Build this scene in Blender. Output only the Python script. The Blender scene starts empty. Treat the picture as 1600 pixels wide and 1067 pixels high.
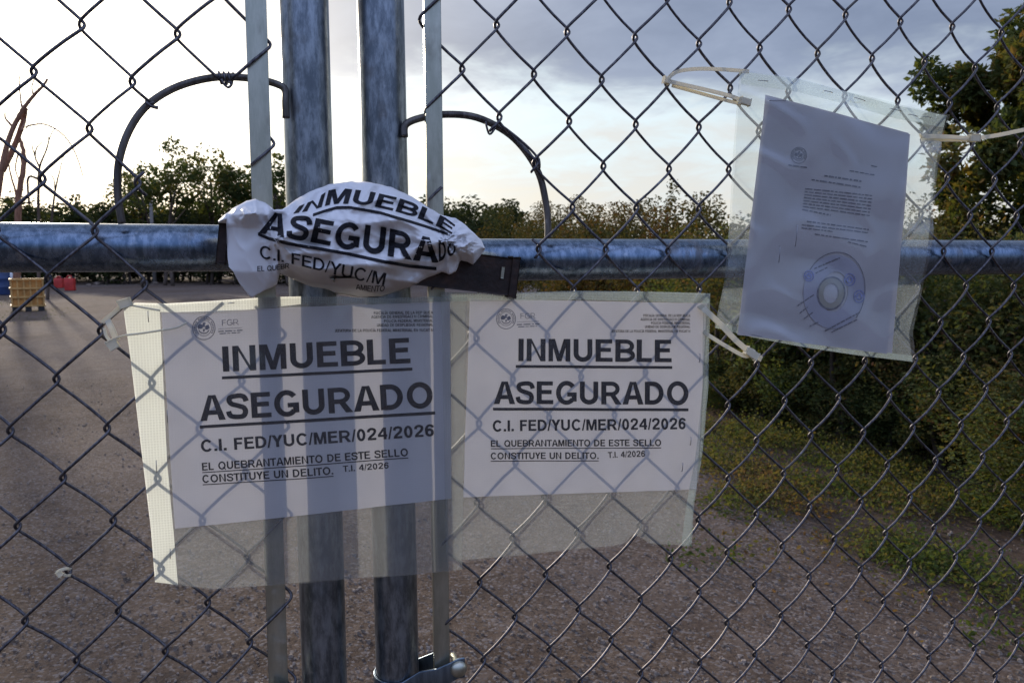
import bpy, bmesh, math, random
import numpy as np
from mathutils import Vector, Matrix, noise as mnoise

SC = bpy.context.scene
COL = SC.collection
rad = math.radians

# ------------------------------------------------------------------ camera
F = 1202.0; PITCH = math.atan(133.5 / F); H = 1.4
cam = bpy.data.cameras.new('camera'); camo = bpy.data.objects.new('camera', cam); COL.objects.link(camo)
cam.sensor_width = 36.0; cam.lens = 36.0 * F / 1600.0
cam.clip_start = 0.02; cam.clip_end = 3000.0
camo.location = (0, 0, H); camo.rotation_euler = (rad(90) - PITCH, 0, 0)
cam.dof.use_dof = True; cam.dof.focus_distance = 0.86; cam.dof.aperture_fstop = 18.0
SC.camera = camo

# ------------------------------------------------------------------ light
SUN_EL = rad(13.5); SUN_AZ = rad(-32.0)          # azimuth from +Y towards +X
SUN_DIR = Vector((math.sin(SUN_AZ) * math.cos(SUN_EL), math.cos(SUN_AZ) * math.cos(SUN_EL), math.sin(SUN_EL)))
sl = bpy.data.lights.new('sun', 'SUN'); slo = bpy.data.objects.new('sun', sl); COL.objects.link(slo)
sl.energy = 3.5; sl.angle = rad(1.2); sl.color = (1.0, 0.87, 0.70)
slo.rotation_euler = SUN_DIR.to_track_quat('Z', 'Y').to_euler(); slo.location = SUN_DIR * 60
SC.view_settings.view_transform = 'Standard'; SC.view_settings.look = 'None'
SC.view_settings.exposure = 0.0; SC.view_settings.gamma = 1.0; SC.view_settings.use_curve_mapping = False
SC.cycles.max_bounces = 8; SC.cycles.transparent_max_bounces = 24; SC.cycles.diffuse_bounces = 3
SC.cycles.glossy_bounces = 3; SC.cycles.transmission_bounces = 4; SC.cycles.caustics_reflective = False
SC.cycles.caustics_refractive = False

# node helper
class NT:
    def __init__(s, tree): s.t = tree; s.n = tree.nodes; s.l = tree.links
    def node(s, typ, **kw):
        n = s.n.new(typ)
        for k, v in kw.items(): setattr(n, k, v)
        return n
    def put(s, sock, v):
        if isinstance(v, bpy.types.NodeSocket): s.l.new(v, sock)
        elif v is not None: sock.default_value = v
    def math(s, op, a, b=None, c=None, clamp=False):
        n = s.node('ShaderNodeMath', operation=op, use_clamp=clamp)
        for i, v in enumerate((a, b, c)): s.put(n.inputs[i], v)
        return n.outputs[0]
    def vmath(s, op, a, b=None):
        n = s.node('ShaderNodeVectorMath', operation=op)
        s.put(n.inputs[0], a); s.put(n.inputs[1], b)
        return n.outputs['Value'] if op in ('DOT_PRODUCT', 'LENGTH') else n.outputs[0]
    def mix(s, fac, a, b, blend='MIX'):
        n = s.node('ShaderNodeMix', data_type='RGBA', blend_type=blend)
        s.put(n.inputs[0], fac); s.put(n.inputs[6], a); s.put(n.inputs[7], b)
        return n.outputs[2]
    def ramp(s, fac, stops, interp='LINEAR'):
        n = s.node('ShaderNodeValToRGB'); r = n.color_ramp; r.interpolation = interp
        while len(r.elements) < len(stops): r.elements.new(0.5)
        for e, (p, c) in zip(r.elements, stops):
            e.position = p; e.color = c if len(c) == 4 else (*c, 1)
        s.put(n.inputs[0], fac); return n.outputs[0]
    def noise(s, vec, scale, detail=4.0, rough=0.55, out=0, dist=0.0):
        n = s.node('ShaderNodeTexNoise'); s.put(n.inputs['Vector'], vec)
        n.inputs['Scale'].default_value = scale; n.inputs['Detail'].default_value = detail
        n.inputs['Roughness'].default_value = rough; n.inputs['Distortion'].default_value = dist
        return n.outputs[out]
    def step(s, x, a, b):
        n = s.node('ShaderNodeMapRange', interpolation_type='SMOOTHSTEP')
        s.put(n.inputs[0], x); n.inputs[1].default_value = a; n.inputs[2].default_value = b
        return n.outputs[0]
    def scale(s, vec, v):
        n = s.node('ShaderNodeVectorMath', operation='MULTIPLY'); s.put(n.inputs[0], vec); n.inputs[1].default_value = v
        return n.outputs[0]
    def mixsh(s, fac, a, b):
        n = s.node('ShaderNodeMixShader'); s.put(n.inputs[0], fac); s.l.new(a, n.inputs[1]); s.l.new(b, n.inputs[2])
        return n.outputs[0]

def make_world():
    w = bpy.data.worlds.new('World'); SC.world = w; w.use_nodes = True
    g = NT(w.node_tree); g.n.clear()
    out = g.node('ShaderNodeOutputWorld'); bg = g.node('ShaderNodeBackground'); bg.inputs[1].default_value = 0.1
    g.l.new(bg.outputs[0], out.inputs[0])
    sky = g.node('ShaderNodeTexSky', sky_type='NISHITA'); sky.sun_disc = False
    sky.sun_elevation = SUN_EL; sky.sun_rotation = SUN_AZ; sky.air_density = 1.0; sky.dust_density = 1.5
    tc = g.node('ShaderNodeTexCoord'); d = g.vmath('NORMALIZE', tc.outputs['Generated'])
    sep = g.node('ShaderNodeSeparateXYZ'); g.l.new(d, sep.inputs[0]); z = sep.outputs[2]
    # cloud deck seen in perspective: project on a flat layer
    zz = g.math('MAXIMUM', z, 0.0); den = g.math('ADD', zz, 0.16)
    cx = g.math('DIVIDE', sep.outputs[0], den); cy = g.math('DIVIDE', sep.outputs[1], den)
    cv = g.node('ShaderNodeCombineXYZ'); g.l.new(cx, cv.inputs[0]); g.l.new(cy, cv.inputs[1]); cv.inputs[2].default_value = 3.7
    n1 = g.noise(cv.outputs[0], 0.9, 6, 0.55); n2 = g.noise(cv.outputs[0], 2.6, 5, 0.6, dist=0.4)
    nn = g.math('ADD', g.math('MULTIPLY', n1, 0.65), g.math('MULTIPLY', n2, 0.35))
    gl = g.math('MAXIMUM', g.vmath('DOT_PRODUCT', d, tuple(SUN_DIR)), 0.0)
    # elevation of the lower edge of the deck, wobbling
    edge = g.math('ADD', z, g.math('MULTIPLY', g.math('SUBTRACT', nn, 0.5), 0.30))
    deck = g.step(edge, 0.165, 0.225)
    low = g.ramp(g.math('ADD', g.math('MULTIPLY', z, 3.2), g.math('MULTIPLY', g.math('SUBTRACT', n2, 0.5), 1.1)),
                 [(0.0, (0.86, 0.84, 0.78)), (0.28, (0.82, 0.84, 0.84)), (0.55, (0.84, 0.98, 1.05)), (1.0, (1.0, 1.02, 1.05))])
    grey = g.ramp(nn, [(0.34, (0.20, 0.25, 0.38)), (0.48, (0.29, 0.35, 0.50)), (0.60, (0.40, 0.47, 0.63)), (0.70, (0.55, 0.62, 0.76))])
    cloud = g.mix(deck, low, grey)
    back = g.ramp(z, [(0.0, (0.11, 0.13, 0.18)), (0.16, (0.20, 0.26, 0.42)), (0.38, (0.56, 0.76, 1.34)), (0.9, (0.82, 0.97, 1.50))])
    cloud = g.mix(g.step(sep.outputs[1], 0.35, -0.35), cloud, back)    # away from the sun: blue above a dusky belt
    cloud10 = g.vmath('SCALE', cloud); cloud10.node.inputs['Scale'].default_value = 10.0
    mixed = g.mix(0.86, sky.outputs[0], cloud10)
    glow = g.math('ADD', g.math('MULTIPLY', g.math('POWER', gl, 14.0), 9.0), g.math('MULTIPLY', g.math('POWER', gl, 90.0), 26.0))
    gc = g.vmath('SCALE', (1.0, 0.90, 0.70)); g.l.new(glow, gc.node.inputs['Scale'])
    tot = g.vmath('ADD', mixed, gc)
    # below the horizon: dull ground bounce
    tot = g.mix(g.step(z, -0.02, 0.0), (1.6, 1.4, 1.3, 1), tot)
    g.l.new(tot, bg.inputs[0])
make_world()

# ------------------------------------------------------------------ projection helpers
M = 0.291; Y0 = 0.829; LN = math.hypot(1, M)
ES = Vector((1, M, 0)) / LN; EN = Vector((M, -1, 0)) / LN          # along the gate / out of the gate towards the viewer
def ray(x, y):
    u = (x - 800) / F; v = (y - 533.5) / F
    return Vector((u, math.cos(PITCH) - v * math.sin(PITCH), -math.sin(PITCH) - v * math.cos(PITCH)))
def un(x, y, n=0.0):
    r = ray(x, y); t = (Y0 - n * LN) / (r.y - M * r.x)
    return Vector((0, 0, H)) + r * t
def sz(x, y, n=0.0):
    p = un(x, y, n); return p.x * LN, p.z            # gate coordinates (n=0)
def gp(s, z, n=0.0):                                  # gate coordinates -> world
    return Vector((0, Y0, z)) + ES * s + EN * n
def to_gate(p):
    d = p - Vector((0, Y0, 0)); return d.dot(ES), p.z
def ground(x, y):
    r = ray(x, y); t = -H / r.z; return Vector((r.x * t, r.y * t, 0))
def at(x, y, D):
    r = ray(x, y); t = D / r.y; return Vector((r.x * t, D, H + r.z * t))

# ------------------------------------------------------------------ object helpers
def wloc(o):
    v = Vector((0, 0, 0))
    while o is not None: v += o.location; o = o.parent
    return v
def tag(o, label=None, cat=None, group=None, kind=None):
    for k, v in (('label', label), ('category', cat), ('group', group), ('kind', kind)):
        if v: o[k] = v
    return o
def thing(name, loc, label, cat, group=None):
    o = bpy.data.objects.new(name, None); COL.objects.link(o); o.location = loc; o.empty_display_size = 0.1
    return tag(o, label, cat, group)
def obj(name, geo, mat, parent=None, smooth=True, uv=None, loc=None, tint=None):
    v, f = geo
    v = np.asarray([tuple(p) for p in v] if not isinstance(v, np.ndarray) else v, dtype=np.float64)
    if parent is not None: base = np.array(wloc(parent)); l = Vector((0, 0, 0))
    else:
        if loc is None:
            lo, hi = v.min(0), v.max(0); loc = ((lo[0] + hi[0]) / 2, (lo[1] + hi[1]) / 2, lo[2])
        l = Vector(loc); base = np.array(l)
    me = bpy.data.meshes.new(name); me.from_pydata((v - base).tolist(), [], f if isinstance(f, list) else f.tolist())
    if smooth: me.polygons.foreach_set('use_smooth', np.ones(len(me.polygons), bool))
    if tint is not None:
        a = me.attributes.new('tint', 'FLOAT', 'FACE'); a.data.foreach_set('value', np.asarray(tint, dtype=np.float32))
    me.materials.append(mat); me.update()
    o = bpy.data.objects.new(name, me); COL.objects.link(o); o.location = l
    if parent is not None: o.parent = parent
    return o
class G:
    """collects shapes into one mesh"""
    def __init__(s): s.v = []; s.f = []
    def add(s, v, f):
        b = len(s.v); s.v += [Vector(p) for p in v]; s.f += [tuple(i + b for i in q) for q in f]; return s
    def tube(s, pts, r, n=8, cap=True, closed=False):
        pts = [Vector(p) for p in pts]; m = len(pts)
        rs = r if isinstance(r, (list, tuple)) else [r] * m
        up = None; v = []; f = []
        for i, p in enumerate(pts):
            a = pts[max(i - 1, 0)]; b = pts[min(i + 1, m - 1)]
            if closed: a = pts[i - 1]; b = pts[(i + 1) % m]
            t = (b - a)
            if t.length < 1e-9: t = Vector((0, 0, 1))
            t.normalize()
            if up is None: up = t.orthogonal().normalized()
            up = (up - t * up.dot(t))
            if up.length < 1e-6: up = t.orthogonal()
            up.normalize(); w = t.cross(up)
            for k in range(n):
                q = 2 * math.pi * k / n; v.append(p + (up * math.cos(q) + w * math.sin(q)) * rs[i])
        for i in range(m if closed else m - 1):
            j = (i + 1) % m
            for k in range(n): f.append((i * n + k, i * n + (k + 1) % n, j * n + (k + 1) % n, j * n + k))
        if cap and not closed:
            f.append(tuple(reversed(range(n)))); f.append(tuple(range((m - 1) * n, m * n)))
        return s.add(v, f)
    def box(s, c, ex, ey, ez, bev=0.0):
        """centre and three half axis vectors; bev = corner cut in metres"""
        c = Vector(c); ex, ey, ez = Vector(ex), Vector(ey), Vector(ez)
        bm = bmesh.new(); bmesh.ops.create_cube(bm, size=2.0)
        for q in bm.verts: q.co = ex.normalized() * q.co.x * ex.length + ey.normalized() * q.co.y * ey.length + ez.normalized() * q.co.z * ez.length
        if bev: bmesh.ops.bevel(bm, geom=bm.edges[:], offset=bev, segments=2, affect='EDGES', profile=0.6)
        bm.verts.index_update()
        s.add([q.co + c for q in bm.verts], [tuple(q.index for q in p.verts) for p in bm.faces]); bm.free(); return s
    def lathe(s, c, prof, n=20, axis=Vector((0, 0, 1))):
        c = Vector(c); axis = Vector(axis).normalized(); u = axis.orthogonal().normalized(); w = axis.cross(u)
        v = []; f = []
        for r, h in prof:
            for k in range(n):
                q = 2 * math.pi * k / n; v.append(c + axis * h + (u * math.cos(q) + w * math.sin(q)) * r)
        for i in range(len(prof) - 1):
            for k in range(n): f.append((i * n + k, i * n + (k + 1) % n, (i + 1) * n + (k + 1) % n, (i + 1) * n + k))
        f.append(tuple(reversed(range(n)))); f.append(tuple(range((len(prof) - 1) * n, len(prof) * n)))
        return s.add(v, f)
    def ribbon(s, pts, width_dir, w, th, thick_dir=None):
        """flat strap along pts; width_dir may be a vector or a list, w half width, th half thickness"""
        td = Vector(thick_dir) if thick_dir is not None else EN
        v = []; f = []
        for i, p in enumerate(pts):
            a = Vector(pts[max(i - 1, 0)]); b = Vector(pts[min(i + 1, len(pts) - 1)]); t = (b - a).normalized()
            wd = t.cross(td).normalized(); p = Vector(p)
            for sx, sy in ((-1, -1), (1, -1), (1, 1), (-1, 1)): v.append(p + wd * w * sx + td * th * sy)
        m = len(pts)
        for i in range(m - 1):
            for k in range(4): f.append((i * 4 + k, i * 4 + (k + 1) % 4, i * 4 + 4 + (k + 1) % 4, i * 4 + 4 + k))
        f.append((3, 2, 1, 0)); f.append(tuple(range(4 * m - 4, 4 * m)))
        return s.add(v, f)
    def geo(s): return s.v, s.f
def catmull(pts, sub=4):
    pts = [Vector(p) for p in pts]; out = []
    for i in range(len(pts) - 1):
        a = pts[max(i - 1, 0)]; b = pts[i]; c = pts[i + 1]; d = pts[min(i + 2, len(pts) - 1)]
        for k in range(sub):
            t = k / sub
            out.append(0.5 * ((2 * b) + (c - a) * t + (2 * a - 5 * b + 4 * c - d) * t * t + (3 * b - a - 3 * c + d) * t ** 3))
    out.append(pts[-1]); return out
def interp(poly, t):
    """value on a polyline, t in 0..1 by arc length"""
    P = np.asarray(poly, float); d = np.r_[0, np.cumsum(np.hypot(*np.diff(P, axis=0).T))]; d /= d[-1]
    return np.array([np.interp(t, d, P[:, 0]), np.interp(t, d, P[:, 1])])
def inside(poly, x, y):
    c = False; n = len(poly)
    for i in range(n):
        x1, y1 = poly[i]; x2, y2 = poly[(i + 1) % n]
        if (y1 > y) != (y2 > y) and x < (x2 - x1) * (y - y1) / (y2 - y1) + x1: c = not c
    return c

# ------------------------------------------------------------------ materials
def new_mat(name):
    m = bpy.data.materials.new(name); m.use_nodes = True; g = NT(m.node_tree); g.n.clear()
    o = g.node('ShaderNodeOutputMaterial'); return m, g, o
def pri(g, col=None, rough=0.6, metal=0.0, spec=0.5, normal=None):
    b = g.node('ShaderNodeBsdfPrincipled')
    g.put(b.inputs['Base Color'], col if not isinstance(col, tuple) or len(col) == 4 else (*col, 1))
    g.put(b.inputs['Roughness'], rough); g.put(b.inputs['Metallic'], metal); b.inputs['Specular IOR Level'].default_value = spec
    if normal is not None: g.l.new(normal, b.inputs['Normal'])
    return b
def bump(g, h, strength=0.3, dist=0.01):
    b = g.node('ShaderNodeBump'); b.inputs['Strength'].default_value = strength; b.inputs['Distance'].default_value = dist
    g.l.new(h, b.inputs['Height']); return b.outputs[0]
def objco(g): return g.node('ShaderNodeTexCoord').outputs['Object']
def rgba(c): return (*c, 1.0)

def mat_galv(name, c0, c1, rough0=0.32, rough1=0.6, stretch=(1, 1, 0.18), sc=90, dirt=(0.10, 0.085, 0.07), bmp=0.2):
    m, g, o = new_mat(name); co = objco(g)
    big = g.noise(co, 14, 4, 0.6); fine = g.noise(g.scale(co, stretch), sc, 5, 0.7); drip = g.noise(g.scale(co, stretch), 40, 4, 0.65)
    col = g.mix(g.step(fine, 0.35, 0.68), rgba(c0), rgba(c1))
    dm = g.math('MULTIPLY', g.step(big, 0.5, 0.72), g.step(drip, 0.42, 0.6))
    col = g.mix(g.math('MULTIPLY', dm, 0.75), col, rgba(dirt))
    spl = g.step(g.noise(co, 55, 3, 0.5), 0.66, 0.74)
    col = g.mix(g.math('MULTIPLY', spl, 0.22), col, (0.75, 0.77, 0.8, 1))
    ro = g.math('ADD', rough0, g.math('MULTIPLY', fine, rough1 - rough0))
    b = pri(g, col, ro, g.math('SUBTRACT', 0.92, g.math('MULTIPLY', dm, 0.7)), normal=bump(g, fine, bmp, 0.001))
    g.l.new(b.outputs[0], o.inputs[0]); return m
M_PIPE = mat_galv('galvanised_pipe', (0.13, 0.15, 0.17), (0.33, 0.365, 0.40), 0.24, 0.5, stretch=(1, 1, 0.30), sc=120)
M_RAIL = mat_galv('galvanised_rail', (0.10, 0.145, 0.205), (0.235, 0.30, 0.395), 0.18, 0.36, stretch=(1.3, 1.3, 0.45), sc=120, bmp=0.07)
M_BAR = mat_galv('zinc_flat_bar', (0.42, 0.42, 0.34), (0.55, 0.54, 0.45), 0.26, 0.42)
M_WIRE = mat_galv('galvanised_wire', (0.06, 0.055, 0.065), (0.17, 0.165, 0.18), 0.35, 0.6, sc=300)
M_ROD = mat_galv('weathered_rod', (0.07, 0.063, 0.06), (0.19, 0.175, 0.16), 0.4, 0.65)
M_BAND = mat_galv('zinc_band', (0.12, 0.16, 0.21), (0.22, 0.28, 0.34), 0.25, 0.4)

def mat_rust(name, a, b_, c):
    m, g, o = new_mat(name); co = objco(g)
    n = g.noise(co, 45, 6, 0.65); n2 = g.noise(co, 160, 4, 0.6)
    col = g.ramp(n, [(0.3, a), (0.52, b_), (0.75, c)])
    g.l.new(pri(g, col, g.math('ADD', 0.45, g.math('MULTIPLY', n2, 0.4)), 0.25, normal=bump(g, n2, 0.5, 0.002)).outputs[0], o.inputs[0]); return m
M_RUST = mat_rust('brown_painted_steel', (0.010, 0.007, 0.006), (0.026, 0.015, 0.012), (0.075, 0.036, 0.022))

M_RUST2 = mat_rust('rusty_weld', (0.05, 0.045, 0.048), (0.09, 0.08, 0.082), (0.16, 0.14, 0.14))
def mat_plain(name, col, rough=0.5, var=0.12, sc=20, spec=0.5, metal=0.0):
    m, g, o = new_mat(name); n = g.noise(objco(g), sc, 5, 0.6)
    c2 = tuple(min(1, x * (1 + var)) for x in col); c1 = tuple(x * (1 - var) for x in col)
    g.l.new(pri(g, g.mix(g.step(n, 0.3, 0.7), rgba(c1), rgba(c2)), rough, metal, spec).outputs[0], o.inputs[0]); return m

def mat_paper(name, col, trans, sc=30, gloss=0.0):
    m, g, o = new_mat(name); co = objco(g); n = g.noise(co, sc, 4, 0.6); n3 = g.noise(co, 400, 2, 0.6)
    c = g.mix(g.step(n, 0.3, 0.7), rgba(tuple(x * 0.95 for x in col)), rgba(col))
    nb = bump(g, n3, 0.06, 0.0006)
    d = g.node('ShaderNodeBsdfDiffuse'); g.l.new(c, d.inputs[0]); g.l.new(nb, d.inputs['Normal'])
    t = g.node('ShaderNodeBsdfTranslucent'); t.inputs[0].default_value = rgba(tuple(x * 0.95 for x in col))
    sh = g.mixsh(g.math('MULTIPLY', g.math('ADD', 0.8, g.math('MULTIPLY', n, 0.4)), trans), d.outputs[0], t.outputs[0])
    if gloss:
        gl = g.node('ShaderNodeBsdfGlossy'); gl.inputs['Roughness'].default_value = 0.22; sh = g.mixsh(gloss, sh, gl.outputs[0])
    g.l.new(sh, o.inputs[0]); return m
M_PAPER = mat_paper('sign_paper', (0.74, 0.71, 0.73), 0.28)
M_PAPER2 = mat_paper('document_paper', (0.60, 0.57, 0.59), 0.05)
M_WRAP = mat_paper('crumpled_paper', (0.94, 0.93, 0.94), 0.12, gloss=0.09)
def mat_ink(name, col):
    m, g, o = new_mat(name); n = g.noise(objco(g), 250, 3, 0.6)
    c = g.mix(g.step(n, 0.35, 0.75), rgba(col), rgba(tuple(min(1, x * 1.7 + 0.006) for x in col)))
    g.l.new(pri(g, c, 0.7, spec=0.2).outputs[0], o.inputs[0]); return m
M_INK = mat_ink('black_toner', (0.012, 0.012, 0.016))
M_INKG = mat_ink('grey_toner', (0.16, 0.16, 0.19))
M_INKB = mat_ink('blue_stamp_ink', (0.20, 0.22, 0.44))

def mat_sheet(name, base, net, col, gloss, period=0.0026, warm=1.0):
    """thin clear plastic: mostly see-through, a little milky, with a woven grid"""
    m, g, o = new_mat(name); co = objco(g); sep = g.node('ShaderNodeSeparateXYZ'); g.l.new(co, sep.inputs[0])
    k = 2 * math.pi / period
    a = g.math('SINE', g.math('MULTIPLY', sep.outputs[0], k * 1.04)); b = g.math('SINE', g.math('MULTIPLY', sep.outputs[2], k))
    grid = g.step(g.math('MAXIMUM', a, b), 0.45, 0.9)
    big = g.noise(g.scale(co, (1, 1, 0.5)), 16, 4, 0.6)
    fac = g.math('ADD', g.math('MULTIPLY', g.math('ADD', base, g.math('MULTIPLY', grid, net)), g.math('ADD', 0.72, g.math('MULTIPLY', big, 0.55))), 0.0, clamp=True)
    tr = g.node('ShaderNodeBsdfTransparent'); tr.inputs[0].default_value = (0.97, 0.98, 0.97, 1)
    d = g.node('ShaderNodeBsdfDiffuse'); d.inputs[0].default_value = rgba(col)
    t = g.node('ShaderNodeBsdfTranslucent'); t.inputs[0].default_value = rgba(tuple(x * y for x, y in zip(col, (0.97, 1.0, 1.0))))
    body = g.mixsh(0.5 * warm, d.outputs[0], t.outputs[0])
    x = g.mixsh(fac, tr.outputs[0], body)
    gl = g.node('ShaderNodeBsdfGlossy'); gl.inputs['Roughness'].default_value = 0.11
    lw = g.node('ShaderNodeLayerWeight'); lw.inputs[0].default_value = 0.5
    fr = g.math('ADD', 0.045, g.math('MULTIPLY', 0.8, g.math('POWER', lw.outputs['Facing'], 4.0)))
    x = g.mixsh(g.math('MULTIPLY', fr, gloss), x, gl.outputs[0])
    g.l.new(x, o.inputs[0]); return m
M_NET = mat_sheet('woven_plastic_back', 0.25, 0.07, (0.50, 0.51, 0.52), 0.25, period=0.0017)
M_CLEAR = mat_sheet('clear_plastic_front', 0.05, 0.04, (0.7, 0.73, 0.74), 2.5)
M_HEM = mat_sheet('folded_plastic_hem', 0.84, 0.16, (0.92, 0.93, 0.90), 0.3, warm=1.75)
M_HEM2 = mat_sheet('thin_plastic_hem', 0.34, 0.07, (0.52, 0.62, 0.62), 0.6, period=0.0017)
M_FILM = mat_sheet('milky_film_back', 0.22, 0.05, (0.60, 0.67, 0.70), 0.3, period=0.0015)
M_NYLON = mat_paper('white_nylon', (0.84, 0.80, 0.66), 0.42)
M_STAPLE = mat_plain('staple_wire', (0.25, 0.25, 0.27), 0.35, metal=0.9)

def mat_leaf(name, stops, trans=0.45, rough=0.55):
    m, g, o = new_mat(name)
    at_ = g.node('ShaderNodeAttribute'); at_.attribute_name = 'tint'
    oi = g.node('ShaderNodeObjectInfo')
    t = g.math('ADD', g.math('MULTIPLY', at_.outputs['Fac'], 0.8), g.math('MULTIPLY', oi.outputs['Random'], 0.2))
    c = g.ramp(t, stops)
    p = pri(g, c, 0.8, spec=0.15)
    tl = g.node('ShaderNodeBsdfTranslucent'); c2 = g.mix(1.0, c, (1.25, 1.15, 0.55, 1), 'MULTIPLY'); g.l.new(c2, tl.inputs[0])
    g.l.new(g.mixsh(trans, p.outputs[0], tl.outputs[0]), o.inputs[0]); return m
GRN = [(0.0, (0.0405, 0.0607, 0.0243)), (0.35, (0.0675, 0.0972, 0.0324)), (0.62, (0.1148, 0.1283, 0.0405)), (0.82, (0.189, 0.1418, 0.0473)), (1.0, (0.2295, 0.1148, 0.0473))]
OLV = [(0.0, (0.0334, 0.0418, 0.0167)), (0.3, (0.0585, 0.0626, 0.02)), (0.55, (0.1086, 0.0877, 0.0251)), (0.8, (0.142, 0.0793, 0.0284)), (1.0, (0.1169, 0.0501, 0.0251))]
DRK = [(0.0, (0.025, 0.038, 0.018)), (0.5, (0.045, 0.058, 0.022)), (1.0, (0.075, 0.080, 0.028))]
M_LEAF = mat_leaf('green_leaves', GRN); M_LEAFO = mat_leaf('olive_leaves', OLV, 0.32); M_LEAFD = mat_leaf('dark_leaves', DRK, 0.35)
M_WEED = mat_leaf('weed_leaves', [(0.0, (0.05, 0.080, 0.022)), (0.4, (0.085, 0.115, 0.030)), (0.65, (0.16, 0.14, 0.045)), (0.85, (0.17, 0.10, 0.05)), (1.0, (0.13, 0.075, 0.05))])
M_LEAFN = mat_leaf('rusty_scrub_leaves', [(0.0, (0.045, 0.065, 0.024)), (0.35, (0.080, 0.095, 0.032)), (0.6, (0.135, 0.115, 0.036)), (0.8, (0.17, 0.095, 0.040)), (1.0, (0.15, 0.065, 0.038))], 0.4)
def mat_bark(name, a, b_):
    m, g, o = new_mat(name); co = g.scale(objco(g), (1, 1, 0.25)); n = g.noise(co, 12, 6, 0.7)
    g.l.new(pri(g, g.mix(g.step(n, 0.3, 0.7), rgba(a), rgba(b_)), 0.9, spec=0.2, normal=bump(g, n, 0.6, 0.03)).outputs[0], o.inputs[0]); return m
M_BARK = mat_bark('grey_brown_bark', (0.06, 0.045, 0.035), (0.16, 0.125, 0.10))
M_DEAD = mat_bark('glare_tinted_dead_wood', (0.20, 0.10, 0.065), (0.40, 0.23, 0.15))  # wood colour paled and reddened, standing in for the sun's glare

def mat_ground():
    m, g, o = new_mat('gravel_ground'); co = objco(g)
    big = g.noise(co, 0.22, 4, 0.6); mid = g.noise(co, 1.5, 7, 0.68); mid2 = g.noise(co, 5.5, 6, 0.7, dist=0.5); n = g.noise(co, 30, 8, 0.85); fine = g.noise(co, 130, 4, 0.75)
    vo = g.node('ShaderNodeTexVoronoi'); g.l.new(co, vo.inputs['Vector']); vo.inputs['Scale'].default_value = 95
    vs = g.node('ShaderNodeSeparateColor'); g.l.new(vo.outputs['Color'], vs.inputs[0])
    base = g.ramp(n, [(0.33, (0.066, 0.040, 0.026)), (0.5, (0.142, 0.097, 0.068)), (0.66, (0.250, 0.183, 0.130))])
    base = g.mix(g.math('MULTIPLY', g.step(mid, 0.44, 0.62), 0.7), base, (0.085, 0.056, 0.040, 1))
    base = g.mix(g.math('MULTIPLY', g.step(mid2, 0.52, 0.64), 0.5), base, (0.215, 0.165, 0.135, 1))
    base = g.mix(g.math('MULTIPLY', g.step(mid2, 0.46, 0.36), 0.55), base, (0.060, 0.042, 0.032, 1))
    base = g.mix(g.math('MULTIPLY', g.step(big, 0.42, 0.66), 0.45), base, (0.215, 0.175, 0.155, 1))
    base = g.mix(g.math('MULTIPLY', g.step(vs.outputs[0], 0.70, 0.95), 0.6), base, (0.30, 0.27, 0.255, 1))
    base = g.mix(g.math('MULTIPLY', g.step(vs.outputs[1], 0.75, 0.95), 0.6), base, (0.055, 0.042, 0.037, 1))
    sp = g.node('ShaderNodeSeparateXYZ'); g.l.new(co, sp.inputs[0])
    soil = g.step(g.math('ADD', sp.outputs[0], g.math('MULTIPLY', g.math('SUBTRACT', g.noise(co, 1.3, 5, 0.65), 0.5), 1.5)), 1.35, 1.8)
    base = g.mix(g.math('MULTIPLY', soil, 0.75), base, g.ramp(n, [(0.3, (0.045, 0.030, 0.020)), (0.7, (0.115, 0.078, 0.055))]))
    h = g.math('ADD', g.math('MULTIPLY', n, 0.7), g.math('ADD', g.math('MULTIPLY', fine, 0.4), g.math('MULTIPLY', g.math('SUBTRACT', 1.0, vo.outputs['Distance']), 0.25)))
    g.l.new(pri(g, base, 0.95, spec=0.1, normal=bump(g, h, 0.9, 0.02)).outputs[0], o.inputs[0]); return m
M_GROUND = mat_ground()
M_STONE = mat_plain('pale_stone', (0.23, 0.185, 0.150), 0.9, 0.5, 9, spec=0.2)

# ------------------------------------------------------------------ ground
def fbm(x, y, s): return mnoise.noise(Vector((x * s, y * s, 3.3)))
def gz(x, y):
    r = math.hypot(x, y)
    return (0.035 * fbm(x, y, 0.45) + 0.015 * fbm(x, y, 1.9) + 0.007 * fbm(x, y, 6.0)) * max(0.15, 1 - r / 60)
def build_ground():
    rs = [0.0] + [0.4 * 1.045 ** i for i in range(158)]; rs = [r for r in rs if r < 420] + [900.0, 1500.0]
    n = 220; v = [(0, 0, 0)]; f = []
    for r in rs[1:]:
        for k in range(n):
            q = 2 * math.pi * k / n; x, y = r * math.sin(q), r * math.cos(q)
            v.append((x, y, gz(x, y) if r < 60 else 0))
    for k in range(n): f.append((0, 1 + (k + 1) % n, 1 + k))
    for i in range(len(rs) - 2):
        for k in range(n):
            a = 1 + i * n; f.append((a + k, a + (k + 1) % n, a + n + (k + 1) % n, a + n + k))
    o = obj('ground', (v, f), M_GROUND, loc=(0, 0, 0)); tag(o, kind='structure')
build_ground()

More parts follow.
